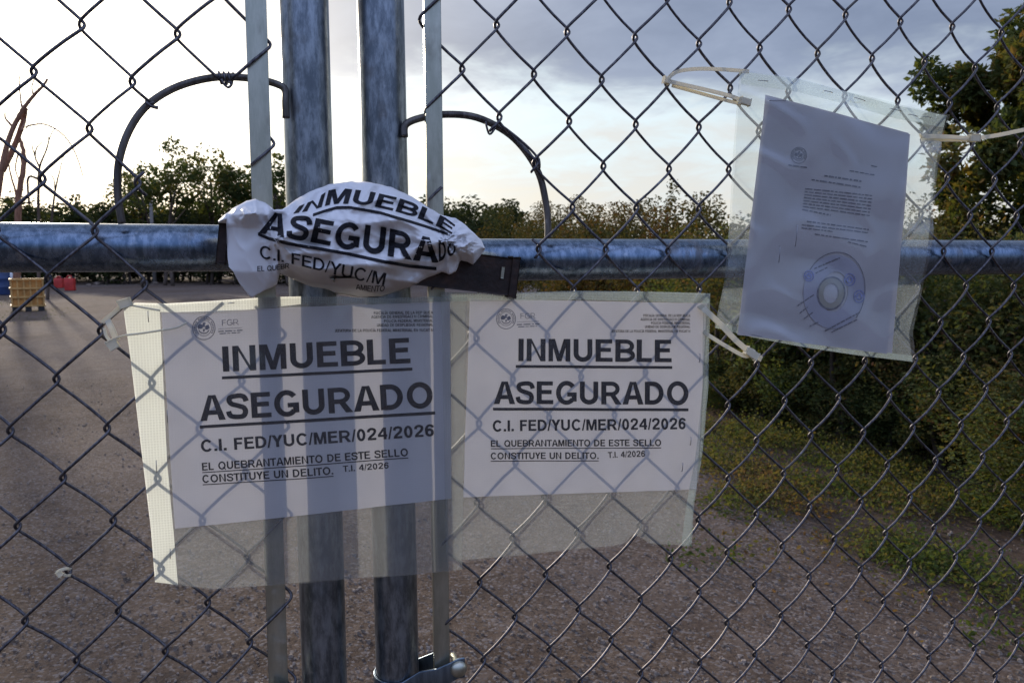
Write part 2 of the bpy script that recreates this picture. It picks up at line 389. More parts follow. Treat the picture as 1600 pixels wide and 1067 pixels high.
R_ = np.random.default_rng(11); rnd = random.Random(7)
def build_gravel():
    v = []; f = []
    for _ in range(15000):
        d = 2.0 + 8 * rnd.random() ** 2.2; a = rnd.uniform(-0.62, 0.62)
        x, y = d * math.sin(a), d * math.cos(a); s = rnd.choice((0.003, 0.004, 0.004, 0.005, 0.006, 0.009)) * rnd.uniform(0.7, 1.3)
        z = gz(x, y); b = len(v); ph = rnd.uniform(0, 6)
        for k in range(5):
            q = ph + k * 1.2566; rr = s * rnd.uniform(0.7, 1.25); v.append((x + rr * math.cos(q), y + rr * math.sin(q), z - 0.002))
        for k in range(5):
            q = ph + k * 1.2566 + 0.3; rr = s * rnd.uniform(0.45, 0.8); v.append((x + rr * math.cos(q), y + rr * math.sin(q), z + s * rnd.uniform(0.5, 0.9)))
        for k in range(5): f.append((b + k, b + (k + 1) % 5, b + 5 + (k + 1) % 5, b + 5 + k))
        f.append(tuple(b + 5 + k for k in range(5)))
    tag(obj('gravel', (v, f), M_STONE, smooth=False), 'loose pale gravel scattered over the brown dirt ground', 'gravel', kind='stuff')
build_gravel()

# ------------------------------------------------------------------ gate leaves
LEFT = dict(s=(0.03995, 0.00017, -0.40195), z=(-0.00106, -0.04582, 1.60498))
RIGHT = dict(s=(0.03892, 0.00138, -0.01636), z=(0.00006, -0.04576, 1.63645))
def node_pos(fit, i, j):
    s = fit['s'][0] * i + fit['s'][1] * j + fit['s'][2]; z = fit['z'][0] * i + fit['z'][1] * j + fit['z'][2]
    k = Vector((i * 1.7, j * 1.3, fit['s'][2] * 50))
    return s + 0.0024 * mnoise.noise(k), z + 0.0026 * mnoise.noise(k + Vector((9, 4, 2)))
WR = 0.00155
def chain_link(fit, k0, k1, j0, j1, hole, parent):
    hp = [sz(*p) for p in hole]; g = G()
    e = 0.0022; B = 0.0056
    for k in range(k0, k1 + 1):
        ctl = []
        def col(j): return k if (k + j) % 2 == 0 else k + 1
        for j in range(j0, j1):
            c0, c1 = col(j), col(j + 1); s0, z0 = node_pos(fit, c0, j); s1, z1 = node_pos(fit, c1, j + 1)
            front = c1 < c0; sg = B if front else -B
            ctl.append((s0 + (e if c0 > k else -e), z0, 0.0))
            ds, dz = s1 - s0, z1 - z0
            bow = 0.0012 * (1 if front else -1)
            ctl += [(s0 + ds * 0.022 , z0 + dz * 0.115, sg * 0.5), (s0 + ds * 0.32, z0 + dz * 0.355, sg * 0.98),
                    (s0 + ds * 0.68, z0 + dz * 0.645, sg * 0.98), (s0 + ds * 0.978, z0 + dz * 0.885, sg * 0.5)]
        s1, z1 = node_pos(fit, col(j1), j1); ctl.append((s1, z1, 0))
        pts = catmull([Vector(p) for p in ctl], 2); run = []
        for p in pts + [None]:
            if p is None or inside(hp, p.x, p.y):
                if len(run) > 4: g.tube([gp(q.x, q.y, q.z) for q in run], WR, 6)
                run = []
            else: run.append(p)
    return obj('chain_link_mesh', g.geo(), M_WIRE, parent)

NP = -0.031; RP = 0.0240                               # pipe axis behind the mesh plane, pipe radius
def pipe_line(pa, pb, n, za, zb):
    """straight pipe axis through two pixels, extended between two heights"""
    a, b = un(*pa, n), un(*pb, n); d = (b - a) / (b.z - a.z)
    return a + d * (za - a.z), a + d * (zb - a.z)
def gate(left):
    if left:
        pa, pb = pipe_line((478.5, 120), (505.5, 1000), NP, 0.06, 2.25)
        root = thing('gate_leaf', (pa.x, pa.y, 0), 'left chain link gate leaf whose thicker-looking rail runs past the yellow crate', 'gate', 'two leaves of the closed chain link gate')
    else:
        pa, pb = pipe_line((597.5, 120), (620, 1000), NP, 0.06, 2.25)
        root = thing('gate_leaf', (pa.x, pa.y, 0), 'right chain link gate leaf with the document pouch tied to it', 'gate', 'two leaves of the closed chain link gate')
    # post with cap and bead weld rings
    g = G(); g.tube([pa + (pb - pa) * t for t in (0, 0.3, 0.5, 0.7, 1)], RP, 32); obj('post', g.geo(), M_PIPE, root)
    c = G(); c.lathe(pb, [(RP + 0.002, -0.01), (RP + 0.003, 0.0), (RP, 0.02), (RP * 0.6, 0.032), (0.002, 0.036)], 24); obj('post_cap', c.geo(), M_BAND, root)
    # middle rail
    if left: ra, rb = un(-700, 385, NP), un(452, 385, NP)
    else: ra, rb = un(622, 407, NP), un(2000, 400, NP)
    dx = (rb - ra).normalized()
    post_c = pa + (pb - pa) * ((ra.z - pa.z) / (pb.z - pa.z))
    if left: rb = post_c - dx * (RP - 0.004)
    else: ra = post_c + dx * (RP - 0.004)
    g = G(); g.tube([ra + (rb - ra) * t for t in (0, 0.25, 0.5, 0.75, 1)], RP - 0.0008, 32); rl = obj('rail', g.geo(), M_RAIL, root)
    w = G(); e_ = rb if left else ra
    w.tube([e_ - dx * 0.002 * (1 if left else -1) + (Vector((0, 0, 1)) * math.cos(q) + EN * math.sin(q)) * (RP + 0.0012) for q in [2 * math.pi * i / 28 for i in range(28)]], 0.0028, 6, closed=True)
    obj('weld_bead', w.geo(), M_ROD, root)
    # flat tension bar threaded through the last wire
    if left: ta, tb = pipe_line((401.5, 60), (433, 1000), 0.0, 0.12, 2.2)
    else: ta, tb = pipe_line((675.5, 60), (689.5, 1000), 0.0, 0.12, 2.2)
    g = G(); ax = (tb - ta); g.box((ta + tb) / 2, ES * (0.0096 if left else 0.0086), EN * 0.0026, ax / 2, 0.0008); obj('tension_bar', g.geo(), M_BAR, root, smooth=False)
    # chain link
    if left:
        hole = [(230, 240), (222, 212), (236, 176), (268, 150), (305, 133), (350, 126), (384, 127), (384, 468), (300, 470), (258, 458), (231, 430), (229, 300)]
        chain_link(LEFT, -14, 3, -9, 26, hole, root)
    else:
        hole = [(690, 192), (740, 196), (785, 217), (822, 258), (829, 300), (829, 436), (700, 470), (693, 470)]
        chain_link(RIGHT, -2, 34, -9, 26, hole, root)
    # bent rod round the hand hole
    if left: px = [(191, 350), (186, 322), (183.5, 290), (186, 252), (200, 208), (225, 170), (262, 143), (305, 127), (350, 120.5), (400, 124), (430, 131), (445, 140)]
    else: px = [(634, 195), (660, 184), (700, 179), (745, 184), (790, 206), (820, 235), (842, 272), (852, 312), (856, 345), (856, 372)]
    pts = [un(x, y, -0.011) for x, y in px]
    if left: pts += [un(446, 160, -0.009), un(447, 185, -0.009)]
    else: pts = [un(632, 214, -0.009)] + pts
    g = G(); g.tube(catmull(pts, 5), 0.0036 if left else 0.0038, 10); hoop = obj('hand_hole_rod', g.geo(), M_ROD, root)
    def tw(pts, r): t = G(); t.tube(pts, r, 6); obj('tie_wire', t.geo(), M_WIRE, hoop)
    if left:
        coil = []
        for i in range(26):
            q = i * 0.75; p = un(342 + i * 0.9, 122 + i * 0.06, -0.011); coil.append(p + (Vector((0, 0, 1)) * math.cos(q) + EN * math.sin(q)) * 0.0054)
        tw(coil, 0.0012)
        tw(catmull([un(346, 124, -0.003), un(350, 132, -0.003), un(357, 137, -0.003), un(362, 131, -0.003), un(356, 128, -0.003)], 4), 0.0012)
        tw(catmull([un(228, 160, -0.003), un(236, 166, -0.003), un(247, 169, -0.003)], 3), 0.0018)
        tw(catmull([un(228, 158, -0.016), un(236, 162, -0.003), un(240, 160, -0.003)], 3), 0.0014)
    else:
        tw(catmull([un(759, 190, -0.003), un(760, 197, -0.002), un(765, 210, -0.002), un(773, 201, -0.003), un(774, 193, -0.012)], 4), 0.0012)
        tw(catmull([un(782, 195, -0.002), un(808, 215, -0.002), un(832, 237, -0.002), un(842, 252, -0.002), un(836, 262, -0.002), un(829, 270, -0.003)], 4), 0.0013)
        tw(catmull([un(833, 258, -0.018), un(841, 247, -0.004), un(843, 262, -0.003), un(838, 270, -0.017)], 4), 0.0013)
    # brace band near the bottom clamping post and tension bar
    if left: c = un(505, 1118, NP); sgn = -1; tip = un(436, 1084, 0.012)
    else: c = un(622, 1062, NP); sgn = 1; tip = un(716, 1043, 0.012)
    hw = 0.0115; rb_ = RP + 0.0022; v = []; f = []
    prof = []
    d = to_gate(tip)[0] - to_gate(c)[0]
    for i in range(15):
        q = math.pi * (0.5 + 1.0) - math.pi * i / 14 * 1.0           # around the side away from the lug, from back to front
        prof.append((rb_ * math.sin(q) * 0 + 0, 0))
    path = []
    path.append((d * 0.9, NP - rb_ * 0.35 + 0.02)); path.append((sgn * rb_ * 1.0, NP - rb_ * 0.75))
    for i in range(13):
        q = -math.pi / 2 * 1.0 - math.pi * i / 12; path.append((sgn * rb_ * math.cos(q) * 1.0, NP + rb_ * math.sin(q)))
    path += [(sgn * rb_ * 0.8, NP + rb_ * 0.98), (d * 0.62, 0.008), (d * 0.85, 0.0115), (d * 1.0, 0.0125), (d * 1.12, 0.0125)]
    s0 = to_gate(c)[0]; dz = (tip.z - c.z); L_ = []
    for (s, n) in path:
        k = max(0.0, min(1.0, (sgn * s - 0) / abs(d))) if n > NP else 0.0
        L_.append((s0 + s, c.z + dz * k, n))
    for (s, z, n) in L_:
        v += [gp(s, z - hw, n), gp(s, z + hw, n)]
    for i in range(len(L_) - 1): f.append((2 * i, 2 * i + 1, 2 * i + 3, 2 * i + 2))
    band = obj('brace_band', (v, f), M_BAND, root)
    mo = band.modifiers.new('solid', 'SOLIDIFY'); mo.thickness = 0.0026; mo.offset = 0
    mb = band.modifiers.new('bevel', 'BEVEL'); mb.width = 0.0007; mb.segments = 2
    bc = gp(s0 + d, tip.z, 0.0138); b = G()
    b.lathe(bc, [(0.0092, 0), (0.0092, 0.0012), (0.0082, 0.0034), (0.0055, 0.0055), (0.0022, 0.0064), (0.0004, 0.0066)], 22, EN)
    b.tube([bc - EN * 0.03, bc], 0.0035, 10); obj('bolt', b.geo(), M_BAR, band)
    return root
gate(True); gate(False)

# ------------------------------------------------------------------ brown locking bar behind the paper seal
def lock_bar():
    a, b = un(342, 377, 0.016), un(806, 434, 0.016)
    root = thing('lock_bar', (a + b) / 2 - Vector((0, 0, 0.03)), 'dark brown steel locking bar poking out of both ends of the crumpled paper', 'lock bar')
    ex = (b - a); ez = Vector((0, 0, 1)) - ex.normalized() * ex.normalized().z; ez.normalize(); ey = EN
    g = G(); g.box((a + b) / 2, ex / 2, ey * 0.0075, ez * 0.0195, 0.0018); bar = obj('bar', g.geo(), M_RUST, root, smooth=False)
    g = G(); q = un(785, 426, 0.024)
    g.box(q, ex.normalized() * 0.0016, EN * 0.0012, ez * 0.006, 0.0004); obj('slot_pin', g.geo(), M_BAR, root, smooth=False)
    for t in (0.012, 0.985):
        g = G(); g.box(a + ex * t, ex.normalized() * 0.004, ey * 0.0088, ez * 0.0208, 0.001); obj('end_lip', g.geo(), M_RUST, root, smooth=False)
    # padlock hanging inside the paper, the bulge of the wrap
    p = un(560, 402, 0.031); g = G(); g.box(p, ES * 0.024, EN * 0.008, Vector((0, 0, 0.02)), 0.004); obj('padlock', g.geo(), M_BAR, root)
lock_bar()

# ------------------------------------------------------------------ lettering
def stroke(pts, w):
    """band of width w round a centre line"""
    pts = [p for i, p in enumerate(pts) if i == 0 or math.hypot(p[0] - pts[i - 1][0], p[1] - pts[i - 1][1]) > 1e-5]
    P = np.array(pts, float); n = len(P); v = []
    for i in range(n):
        d0 = P[i] - P[i - 1] if i else P[1] - P[0]; d1 = P[i + 1] - P[i] if i < n - 1 else P[-1] - P[-2]
        d0 = d0 / np.hypot(*d0); d1 = d1 / np.hypot(*d1); t = d0 + d1; t /= np.hypot(*t); nrm = np.array([-t[1], t[0]]); k = w / 2 / max(0.45, abs(nrm @ np.array([-d0[1], d0[0]])))
        v += [P[i] - nrm * k, P[i] + nrm * k]
    return v, [(2 * i, 2 * i + 2, 2 * i + 3, 2 * i + 1) for i in range(n - 1)]
def arc(cx, cy, rx, ry, a0, a1, n=16):
    return [(cx + rx * math.cos(rad(a0 + (a1 - a0) * i / n)), cy + ry * math.sin(rad(a0 + (a1 - a0) * i / n))) for i in range(n + 1)]
def smooth2(p, n=5): return [(q.x, q.y) for q in catmull([Vector((x, y, 0)) for x, y in p], n)]
def glyph(ch, t):
    """capital letters of a plain grotesque, cap height 1, stem width t; returns advance, list of (verts, faces)"""
    h = t * 0.84; e = t / 2; g = h / 2; S = []
    def R(x0, y0, x1, y1): S.append(([(x0, y0), (x1, y0), (x1, y1), (x0, y1)], [(0, 1, 2, 3)]))
    def P(*p): S.append((list(p), [tuple(range(len(p)))]))
    def K(p, w=h): S.append(stroke(p, w))
    if ch in 'IÍ':
        R(0, 0, t, 1); w = t
        if ch == 'Í': P((0.0, 1.08), (t * 0.7, 1.08), (t * 1.4, 1.28), (t * 0.5, 1.28))
    elif ch == 'N': w = .78; R(0, 0, t * .95, 1); R(w - t * .95, 0, w, 1); P((t * .5, 1), (t * .95, 1), (w - t * .5, 0), (w - t * .95, 0)); P((0.0, 1), (t * 1.0, 1), (t * .95, .75), (0, .75))
    elif ch == 'M': w = .90; c = w / 2; R(0, 0, t * .9, 1); R(w - t * .9, 0, w, 1); P((t * .4, 1), (t * 1.25, 1), (c + t * .42, 0), (c - t * .42, 0)); P((w - t * 1.25, 1), (w - t * .4, 1), (c + t * .42, 0), (c - t * .42, 0))
    elif ch == 'U': w = .78; K([(e, 1), (e, .36)] + arc(w / 2, .36, w / 2 - e, .36 - g, 180, 360) + [(w - e, 1)], t * .95)
    elif ch in 'EF':
        w = .68 if ch == 'E' else .62; R(0, 0, t, 1); R(t * .9, 1 - h, w, 1); R(t * .9, .5 - h / 2 + .03, w - .05, .5 + h / 2 + .03)
        if ch == 'E': R(t * .9, 0, w + .02, h)
    elif ch == 'L': w = .62; R(0, 0, t, 1); R(t * .9, 0, w, h)
    elif ch == 'T': w = .74; R(w / 2 - e, 0, w / 2 + e, 1 - h * .9); R(0, 1 - h, w, 1)
    elif ch in 'BRP':
        w = .76; R(0, 0, t, 1); m = .47 if ch == 'B' else .43
        K([(e, 1 - g), (.43, 1 - g)] + arc(.43, (1 - g + m + g * .2) / 2, .26, (1 - g - m - g * .2) / 2, 90, -90, 12) + [(e, m + g * .2)])
        if ch == 'B': K([(e, m + g * .2), (.45, m + g * .2)] + arc(.45, (m + g * 1.2) / 2, .28, (m + g * .2 - g) / 2, 90, -90, 12) + [(e, g)])
        if ch == 'R': P((.34, m + .02), (.34 + t * 1.05, m + .02), (.86, 0), (.86 - t * 1.2, 0)); w = .84
    elif ch == 'D': w = .80; R(0, 0, t, 1); K([(e, 1 - g), (.34, 1 - g)] + arc(.34, .5, .46 - e, .5 - g, 90, -90, 20) + [(e, g)], (h + t) / 2)
    elif ch in 'OQ':
        w = .92; K(arc(w / 2, .5, w / 2 - e, .52 - g, 0, 360, 32), (h + t) / 2)
        if ch == 'Q': P((.52, .24), (.62, .34), (.95, .02), (.86, -.07))
    elif ch == 'C': w = .84; K(arc(.44, .5, .44 - e, .52 - g, 38, 322, 26), (h + t) / 2)
    elif ch == 'G': w = .88; K(arc(.45, .5, .45 - e, .52 - g, 38, 318, 26), (h + t) / 2); R(w - t, .12, w, .5); R(.48, .5 - h * .9, w, .52)
    elif ch == 'S': w = .74; K(smooth2([(.70, .68), (.64, .84), (.50, .93 - g + .07), (.30, .99 - g), (.14, .90 - g * .5), (.10, .73), (.19, .60), (.40, .52), (.60, .43), (.655, .27), (.58, .11), (.40, g - .01), (.20, .07 + g * .4), (.10, .17), (.06, .32)]), h * 1.05)
    elif ch == 'A': w = .90; c = w / 2; P((0, 0), (t * 1.1, 0), (c + t * .12, .99), (c - t * .6, 1)); P((w - t * 1.1, 0), (w, 0), (c + t * .6, 1), (c - t * .12, .99)); R(.2, .22, w - .2, .22 + h)
    elif ch == 'Y': w = .80; c = w / 2; R(c - e, 0, c + e, .45); P((0, 1), (t * 1.15, 1), (c + e, .42), (c - e, .42)); P((w - t * 1.15, 1), (w, 1), (c + e, .42), (c - e, .42))
    elif ch == 'V': w = .80; c = w / 2; P((0, 1), (t * 1.1, 1), (c + t * .5, 0), (c - t * .5, 0)); P((w - t * 1.1, 1), (w, 1), (c + t * .5, 0), (c - t * .5, 0))
    elif ch == 'J': w = .56; K([(w - e, 1), (w - e, .30)] + arc(w / 2, .30, w / 2 - e, .30 - g, 360, 185, 14), t * .95)
    elif ch == '/': w = .34; P((0, -.02), (t * .6, -.02), (w, 1.02), (w - t * .6, 1.02))
    elif ch == '.': w = t; R(0, 0, t, t)
    elif ch == ',': w = t; R(0, 0, t, t); P((t * .4, 0), (t, 0), (t * .5, -.2), (t * .1, -.2))
    elif ch == '0': w = .64; K(arc(w / 2, .5, w / 2 - e, .51 - g, 0, 360, 28), (h + t) / 2)
    elif ch == '2': w = .64; K(smooth2([(.09, .68), (.13, .85), (.32, .94), (.53, .86), (.55, .68), (.44, .48), (.24, .30), (.11, h * .6)]), h * 1.1); R(.02, 0, w, h)
    elif ch == '4': w = .68; R(.40, 0, .40 + t, 1); R(0, .22, w, .22 + h); P((0, .22 + h * .4), (0, .22 + h), (.40, 1), (.40 + t * .6, 1), (.40 + t * .2, .74), (t * .95, .22 + h))
    elif ch == '6': w = .64; K(arc(w / 2, .33, w / 2 - e, .34 - g, 0, 360, 24), (h + t) / 2); K(smooth2([(e, .34), (.10, .62), (.20, .86), (.36, .94), (.52, .86), (.57, .74)]), h * 1.05)
    else: w = .30
    return w, S
def norm_text(body, bold):
    """bold = stem width in cap heights; returns points normalised to 0..1 along the line"""
    x = 0.0; V = []; Fc = []
    for ci, ch in enumerate(body):
        w, S = glyph(ch, bold)
        for v, f in S:
            b = len(V); V += [(px + x, py) for px, py in v]; Fc += [tuple(i + b for i in q) for q in f]
        nx = body[ci + 1] if ci + 1 < len(body) else ' '
        x += w + (0.0 if (ch in 'A/YTV' and nx in '/YTVA') else 0.05 if (ch in 'A/YT' or nx in 'A/YTV') else 0.125)
    V = np.array(V); x0, x1 = V[:, 0].min(), V[:, 0].max(); V[:, 0] = (V[:, 0] - x0) / (x1 - x0)
    return V, Fc
def cut_grid(v2, f, xs, ys):
    """cut a flat mesh along grid lines so that it can follow a curved sheet"""
    bm = bmesh.new(); vs = [bm.verts.new((p[0], p[1], 0)) for p in v2]
    for q in f:
        try: bm.faces.new([vs[i] for i in q])
        except ValueError: pass
    for x in xs: bmesh.ops.bisect_plane(bm, geom=bm.verts[:] + bm.edges[:] + bm.faces[:], plane_co=(x, 0, 0), plane_no=(1, 0, 0), dist=1e-7)
    for y in ys: bmesh.ops.bisect_plane(bm, geom=bm.verts[:] + bm.edges[:] + bm.faces[:], plane_co=(0, y, 0), plane_no=(0, 1, 0), dist=1e-7)
    bm.verts.index_update(); v = [(q.co.x, q.co.y) for q in bm.verts]; fo = [tuple(q.index for q in p.verts) for p in bm.faces]; bm.free()
    return v, fo

class Print:
    """ink lying on a sheet given by n(s,z); pixels are taken on the sheet's own plane"""
    def __init__(s, nf, n0): s.g = G(); s.nf = nf; s.n0 = n0
    def put(s, x, y):
        sx, z = sz_n(x, y, s.n0); return gp(sx, z, s.nf(sx, z) + 0.0005)
    def text(s, body, pL, pR, cap, bold=0.19, under=None):
        v, f = norm_text(body, bold)
        pL, pR = np.array(pL, float), np.array(pR, float); d = pR - pL; L = np.hypot(*d); up = np.array([d[1], -d[0]]) / L
        v, f = cut_grid(v, f, [i / 12 for i in range(1, 12)], [0.5])
        s.g.add([s.put(*(pL + d * x + up * cap * y)) for x, y in v], f)
        if under: s.bar(pL - up * under[0] + d * under[2], pL - up * under[0] + d * under[3], under[1])
        return s
    def bar(s, a, b, th, n=14):
        a, b = np.array(a, float), np.array(b, float); d = b - a; L = np.hypot(*d); up = np.array([d[1], -d[0]]) / L * th / 2
        v = []; f = []
        for i in range(n + 1):
            p = a + d * i / n; v += [s.put(*(p - up)), s.put(*(p + up))]
        for i in range(n): f.append((2 * i, 2 * i + 2, 2 * i + 3, 2 * i + 1))
        s.g.add(v, f); return s
    def words(s, a, b, th, seed):
        """a line of print too small to read: word-long dashes"""
        r = random.Random(seed); a, b = np.array(a, float), np.array(b, float); d = b - a; L = np.hypot(*d); x = 0
        while x < L - 1:
            w = min(r.uniform(3, 12), L - x); s.bar(a + d * x / L, a + d * (x + w) / L, th * r.uniform(0.8, 1.1), 2); x += w + r.uniform(1.2, 2.0)
        return s
    def poly(s, pts):
        s.g.add([s.put(*p) for p in pts], [tuple(range(len(pts)))]); return s
    def ring(s, c, rx, ry, w, a0=0, a1=360, n=40, tilt=0.0):
        v = []; f = []; ct, st = math.cos(rad(tilt)), math.sin(rad(tilt))
        for i in range(n + 1):
            q = rad(a0 + (a1 - a0) * i / n)
            for k in (-0.5, 0.5):
                x = (rx + w * k) * math.cos(q); y = (ry + w * k) * math.sin(q)
                v.append(s.put(c[0] + x * ct - y * st, c[1] + x * st + y * ct))
        for i in range(n): f.append((2 * i, 2 * i + 1, 2 * i + 3, 2 * i + 2))
        s.g.add(v, f); return s
    def seal(s, c, r, k=1.0):
        """round seal: double ring, ring of lettering ticks, spread-winged bird over a plant"""
        s.ring(c, r, r * 1.04, r * 0.07); s.ring(c, r * 0.68, r * 0.7, r * 0.05)
        for i in range(26):
            q = rad(150 + i * 240 / 25)
            if i in (8, 17): continue
            p0 = np.array(c) + np.array([math.cos(q), math.sin(q) * 1.04]) * r * 0.77; p1 = np.array(c) + np.array([math.cos(q), math.sin(q) * 1.04]) * r * 0.90
            s.bar(p0, p1, r * 0.09, 1)
        def P(l): s.poly([(c[0] + x * r, c[1] + y * r) for x, y in l])
        P([(-0.10, -0.45), (0.06, -0.52), (0.2, -0.40), (0.08, -0.34), (0.10, -0.1), (-0.12, -0.05)])          # head and neck
        P([(-0.12, -0.3), (-0.12, 0.05), (-0.5, 0.1), (-0.58, -0.12), (-0.42, -0.38)])                          # wing
        P([(0.12, -0.2), (0.42, -0.3), (0.52, 0.0), (0.3, 0.16), (0.1, 0.12)])                                   # wing
        P([(-0.08, 0.08), (0.10, 0.08), (0.04, 0.34), (-0.06, 0.34)])
        s.ring((c[0], c[1] + r * 0.02), r * 0.48, r * 0.46, r * 0.09, 20, 160, 16)
        return s
def sz_n(x, y, n):
    p = un(x, y, n); return to_gate(p)

# ------------------------------------------------------------------ sheets: Coons patches over pixel outlines
def patch(top, bottom, left, right, nu, nv, nf, n0):
    pts = []
    def S(poly, k): return [interp(poly, i / k) for i in range(k + 1)]
    T, B = S(top, nu), S(bottom, nu); L, R = S(left, nv), S(right, nv)
    v = []; f = []
    for j in range(nv + 1):
        q = j / nv
        for i in range(nu + 1):
            p = i / nu
            xy = (1 - q) * T[i] + q * B[i] + (1 - p) * L[j] + p * R[j] - ((1 - p) * (1 - q) * T[0] + p * (1 - q) * T[-1] + (1 - p) * q * B[0] + p * q * B[-1])
            s, z = sz_n(xy[0], xy[1], n0); v.append(gp(s, z, nf(s, z, p, q)))
    for j in range(nv):
        for i in range(nu):
            a = j * (nu + 1) + i; f.append((a, a + nu + 1, a + nu + 2, a + 1))
    return v, f
def wave(s, z, amp, sc, seed):
    return amp * mnoise.noise(Vector((s * sc, z * sc * 0.8, seed)))
def solid(o, t):
    m = o.modifiers.new('solid', 'SOLIDIFY'); m.thickness = t; m.offset = 0

def staple(parent, a, b, n):
    pa, pb = un(*a, n), un(*b, n); g = G(); g.tube([pa - EN * 0.002, pa, (pa + pb) / 2 + EN * 0.0003, pb, pb - EN * 0.002], 0.0004, 6)
    obj('staple', g.geo(), M_STAPLE, parent)

def sign(root, outline, paper_px, nb, seed, lines, seal, fgr, header, staples, hems, papermat=M_PAPER):
    """pouch = woven back sheet, paper, clear front sheet, folded hems"""
    top, bottom, left, right = outline
    base = lambda s, z: nb + wave(s, z, 0.0022, 9, seed) + wave(s, z, 0.0008, 30, seed + 5)
    obj('back_sheet', patch(top, bottom, left, right, 48, 40, lambda s, z, p, q: base(s, z), nb), M_NET, root)
    pf = lambda s, z: base(s, z) + 0.0016 + wave(s, z, 0.0007, 14, seed + 9)
    tl, tr, br, bl = paper_px
    pap = obj('paper', patch([tl, tr], [bl, br], [tl, bl], [tr, br], 40, 30, lambda s, z, p, q: pf(s, z), nb + 0.002), papermat, root)
    pr = Print(pf, nb + 0.002)
    for l in lines: pr.text(*l[:4], **l[4])
    pk = obj('text_lines', pr.g.geo(), M_INK, pap, smooth=False)
    pg = Print(pf, nb + 0.002); pg.seal(*seal)
    pg.text('FGR', *fgr, bold=0.11)
    (ax, ay), (bx, by), c = fgr
    pg.bar((ax - 6, ay + 5), (bx + 5, by + 4.5), 0.6); pg.words((ax - 6, ay + 9), (bx + 6, by + 8.5), 1.6, 5); pg.words((ax - 4, ay + 12.5), (bx + 2, by + 12), 1.4, 6)
    obj('seal_lines', pg.g.geo(), M_INKG, pap, smooth=False)
    ph = Print(pf, nb + 0.002)
    for l in header: ph.text(*l, bold=0.20)
    obj('header_lines', ph.g.geo(), M_INK, pap, smooth=False)
    ff = lambda s, z: base(s, z) + 0.0060 + wave(s, z, 0.0012, 22, seed + 14) + 0.0026 * max(0.0, 1 - abs(mnoise.noise(Vector((s * 17, z * 5, seed + 3)))) * 4) + 0.0012 * mnoise.noise(Vector((s * 45, z * 12, seed)))
    for nm, o4, mt, dn in hems:
        obj(nm, patch(*o4, 24 if abs(o4[0][0][0] - o4[0][-1][0]) > 100 else 6, 30 if abs(o4[2][0][1] - o4[2][-1][1]) > 100 else 5,
            lambda s, z, p, q: base(s, z) + dn + wave(s, z, 0.0008, 40, seed + 3), nb), mt, root)
    obj('front_sheet', patch(top, bottom, left, right, 110, 70, lambda s, z, p, q: ff(s, z), nb + 0.004), M_CLEAR, root)
    for a, b in staples: staple(root, a, b, nb + 0.0085)
U = lambda o, t, a=0.0, b=1.0: dict(under=(o, t, a, b))
def build_left_sign():
    o = un(470, 915, 0.009); root = thing('sign_pouch', (o.x, o.y, o.z), 'notice in plastic pouch over the two posts, cream strip down its left side', 'sign', 'notices in plastic pouches')
    top = [(192, 474), (260, 476), (330, 471), (420, 465), (520, 463), (620, 466), (728, 463)]
    bottom = [(243, 907), (290, 914), (332, 919), (420, 914), (537, 904), (650, 896), (722, 889)]
    left = [(192, 474), (205, 560), (222, 700), (236, 820), (243, 907)]; right = [(728, 463), (726, 600), (724, 760), (722, 889)]
    lines = [('INMUEBLE', (348.5, 581), (641.5, 567), 39.5, dict(bold=0.215, under=(9.5, 4.6, -0.008, 1.008))),
             ('ASEGURADO', (313, 658), (677, 636), 39.5, dict(bold=0.215, under=(9.0, 4.8, -0.004, 1.006))),
             ('C.I. FED/YUC/MER/024/2026', (314.5, 706), (679, 681), 18.5, dict(bold=0.215)),
             ('EL QUEBRANTAMIENTO DE ESTE SELLO', (316, 735), (638, 712.5), 12, dict(bold=0.205, under=(3, 1.5, 0, 1))),
             ('CONSTITUYE UN DELITO.', (316.5, 754), (521, 740.5), 12, dict(bold=0.205, under=(3, 1.5, 0, 1))),
             ('T.I. 4/2026', (536, 737), (608, 732), 9.6, dict(bold=0.195))]
    hd = ['FISCALÍA GENERAL DE LA REPÚBLICA', 'AGENCIA DE INVESTIGACIÓN CRIMINAL', 'POLICÍA FEDERAL MINISTERIAL', 'UNIDAD DE DESPLIEGUE REGIONAL', 'JEFATURA DE LA POLICÍA FEDERAL MINISTERIAL EN YUCATÁN']
    header = [(t, (x, y + 2.3), (676.5, y + 1.2), 4.4) for t, x, y in zip(hd, (584, 580, 600, 589, 523), (489, 495, 501.5, 508, 516.5))]
    hems = [('side_hem', ([(193, 478), (250, 485)], [(243, 907), (279, 911)], [(193, 478), (205, 560), (222, 700), (236, 820), (243, 907)], [(250, 485), (254, 560), (262, 720), (279, 911)]), M_HEM, 0.003),
            ('top_hem', ([(192, 472), (260, 474), (330, 470), (420, 464), (470, 463)], [(196, 478), (250, 487), (330, 489), (415, 481), (470, 475)], [(192, 472), (196, 478)], [(470, 463), (470, 475)]), M_HEM, 0.0036),
            ('top_strip', ([(470, 463), (600, 465), (728, 462)], [(470, 474), (600, 474), (728, 470)], [(470, 463), (470, 474)], [(728, 462), (728, 470)]), M_HEM2, 0.0034)]
    st = [((231, 486), (232, 503)), ((261, 640), (262, 660)), ((244, 720), (245, 738)), ((266, 858), (266, 872)), ((356, 474), (366, 473))]
    sign(root, (top, bottom, left, right), [(252, 488), (703, 471), (705.5, 779), (273, 826)], 0.0095, 1.3, lines, ((318.5, 512.5), 17.5), ((347, 509), (373.5, 507.5), 9), header, st, hems)
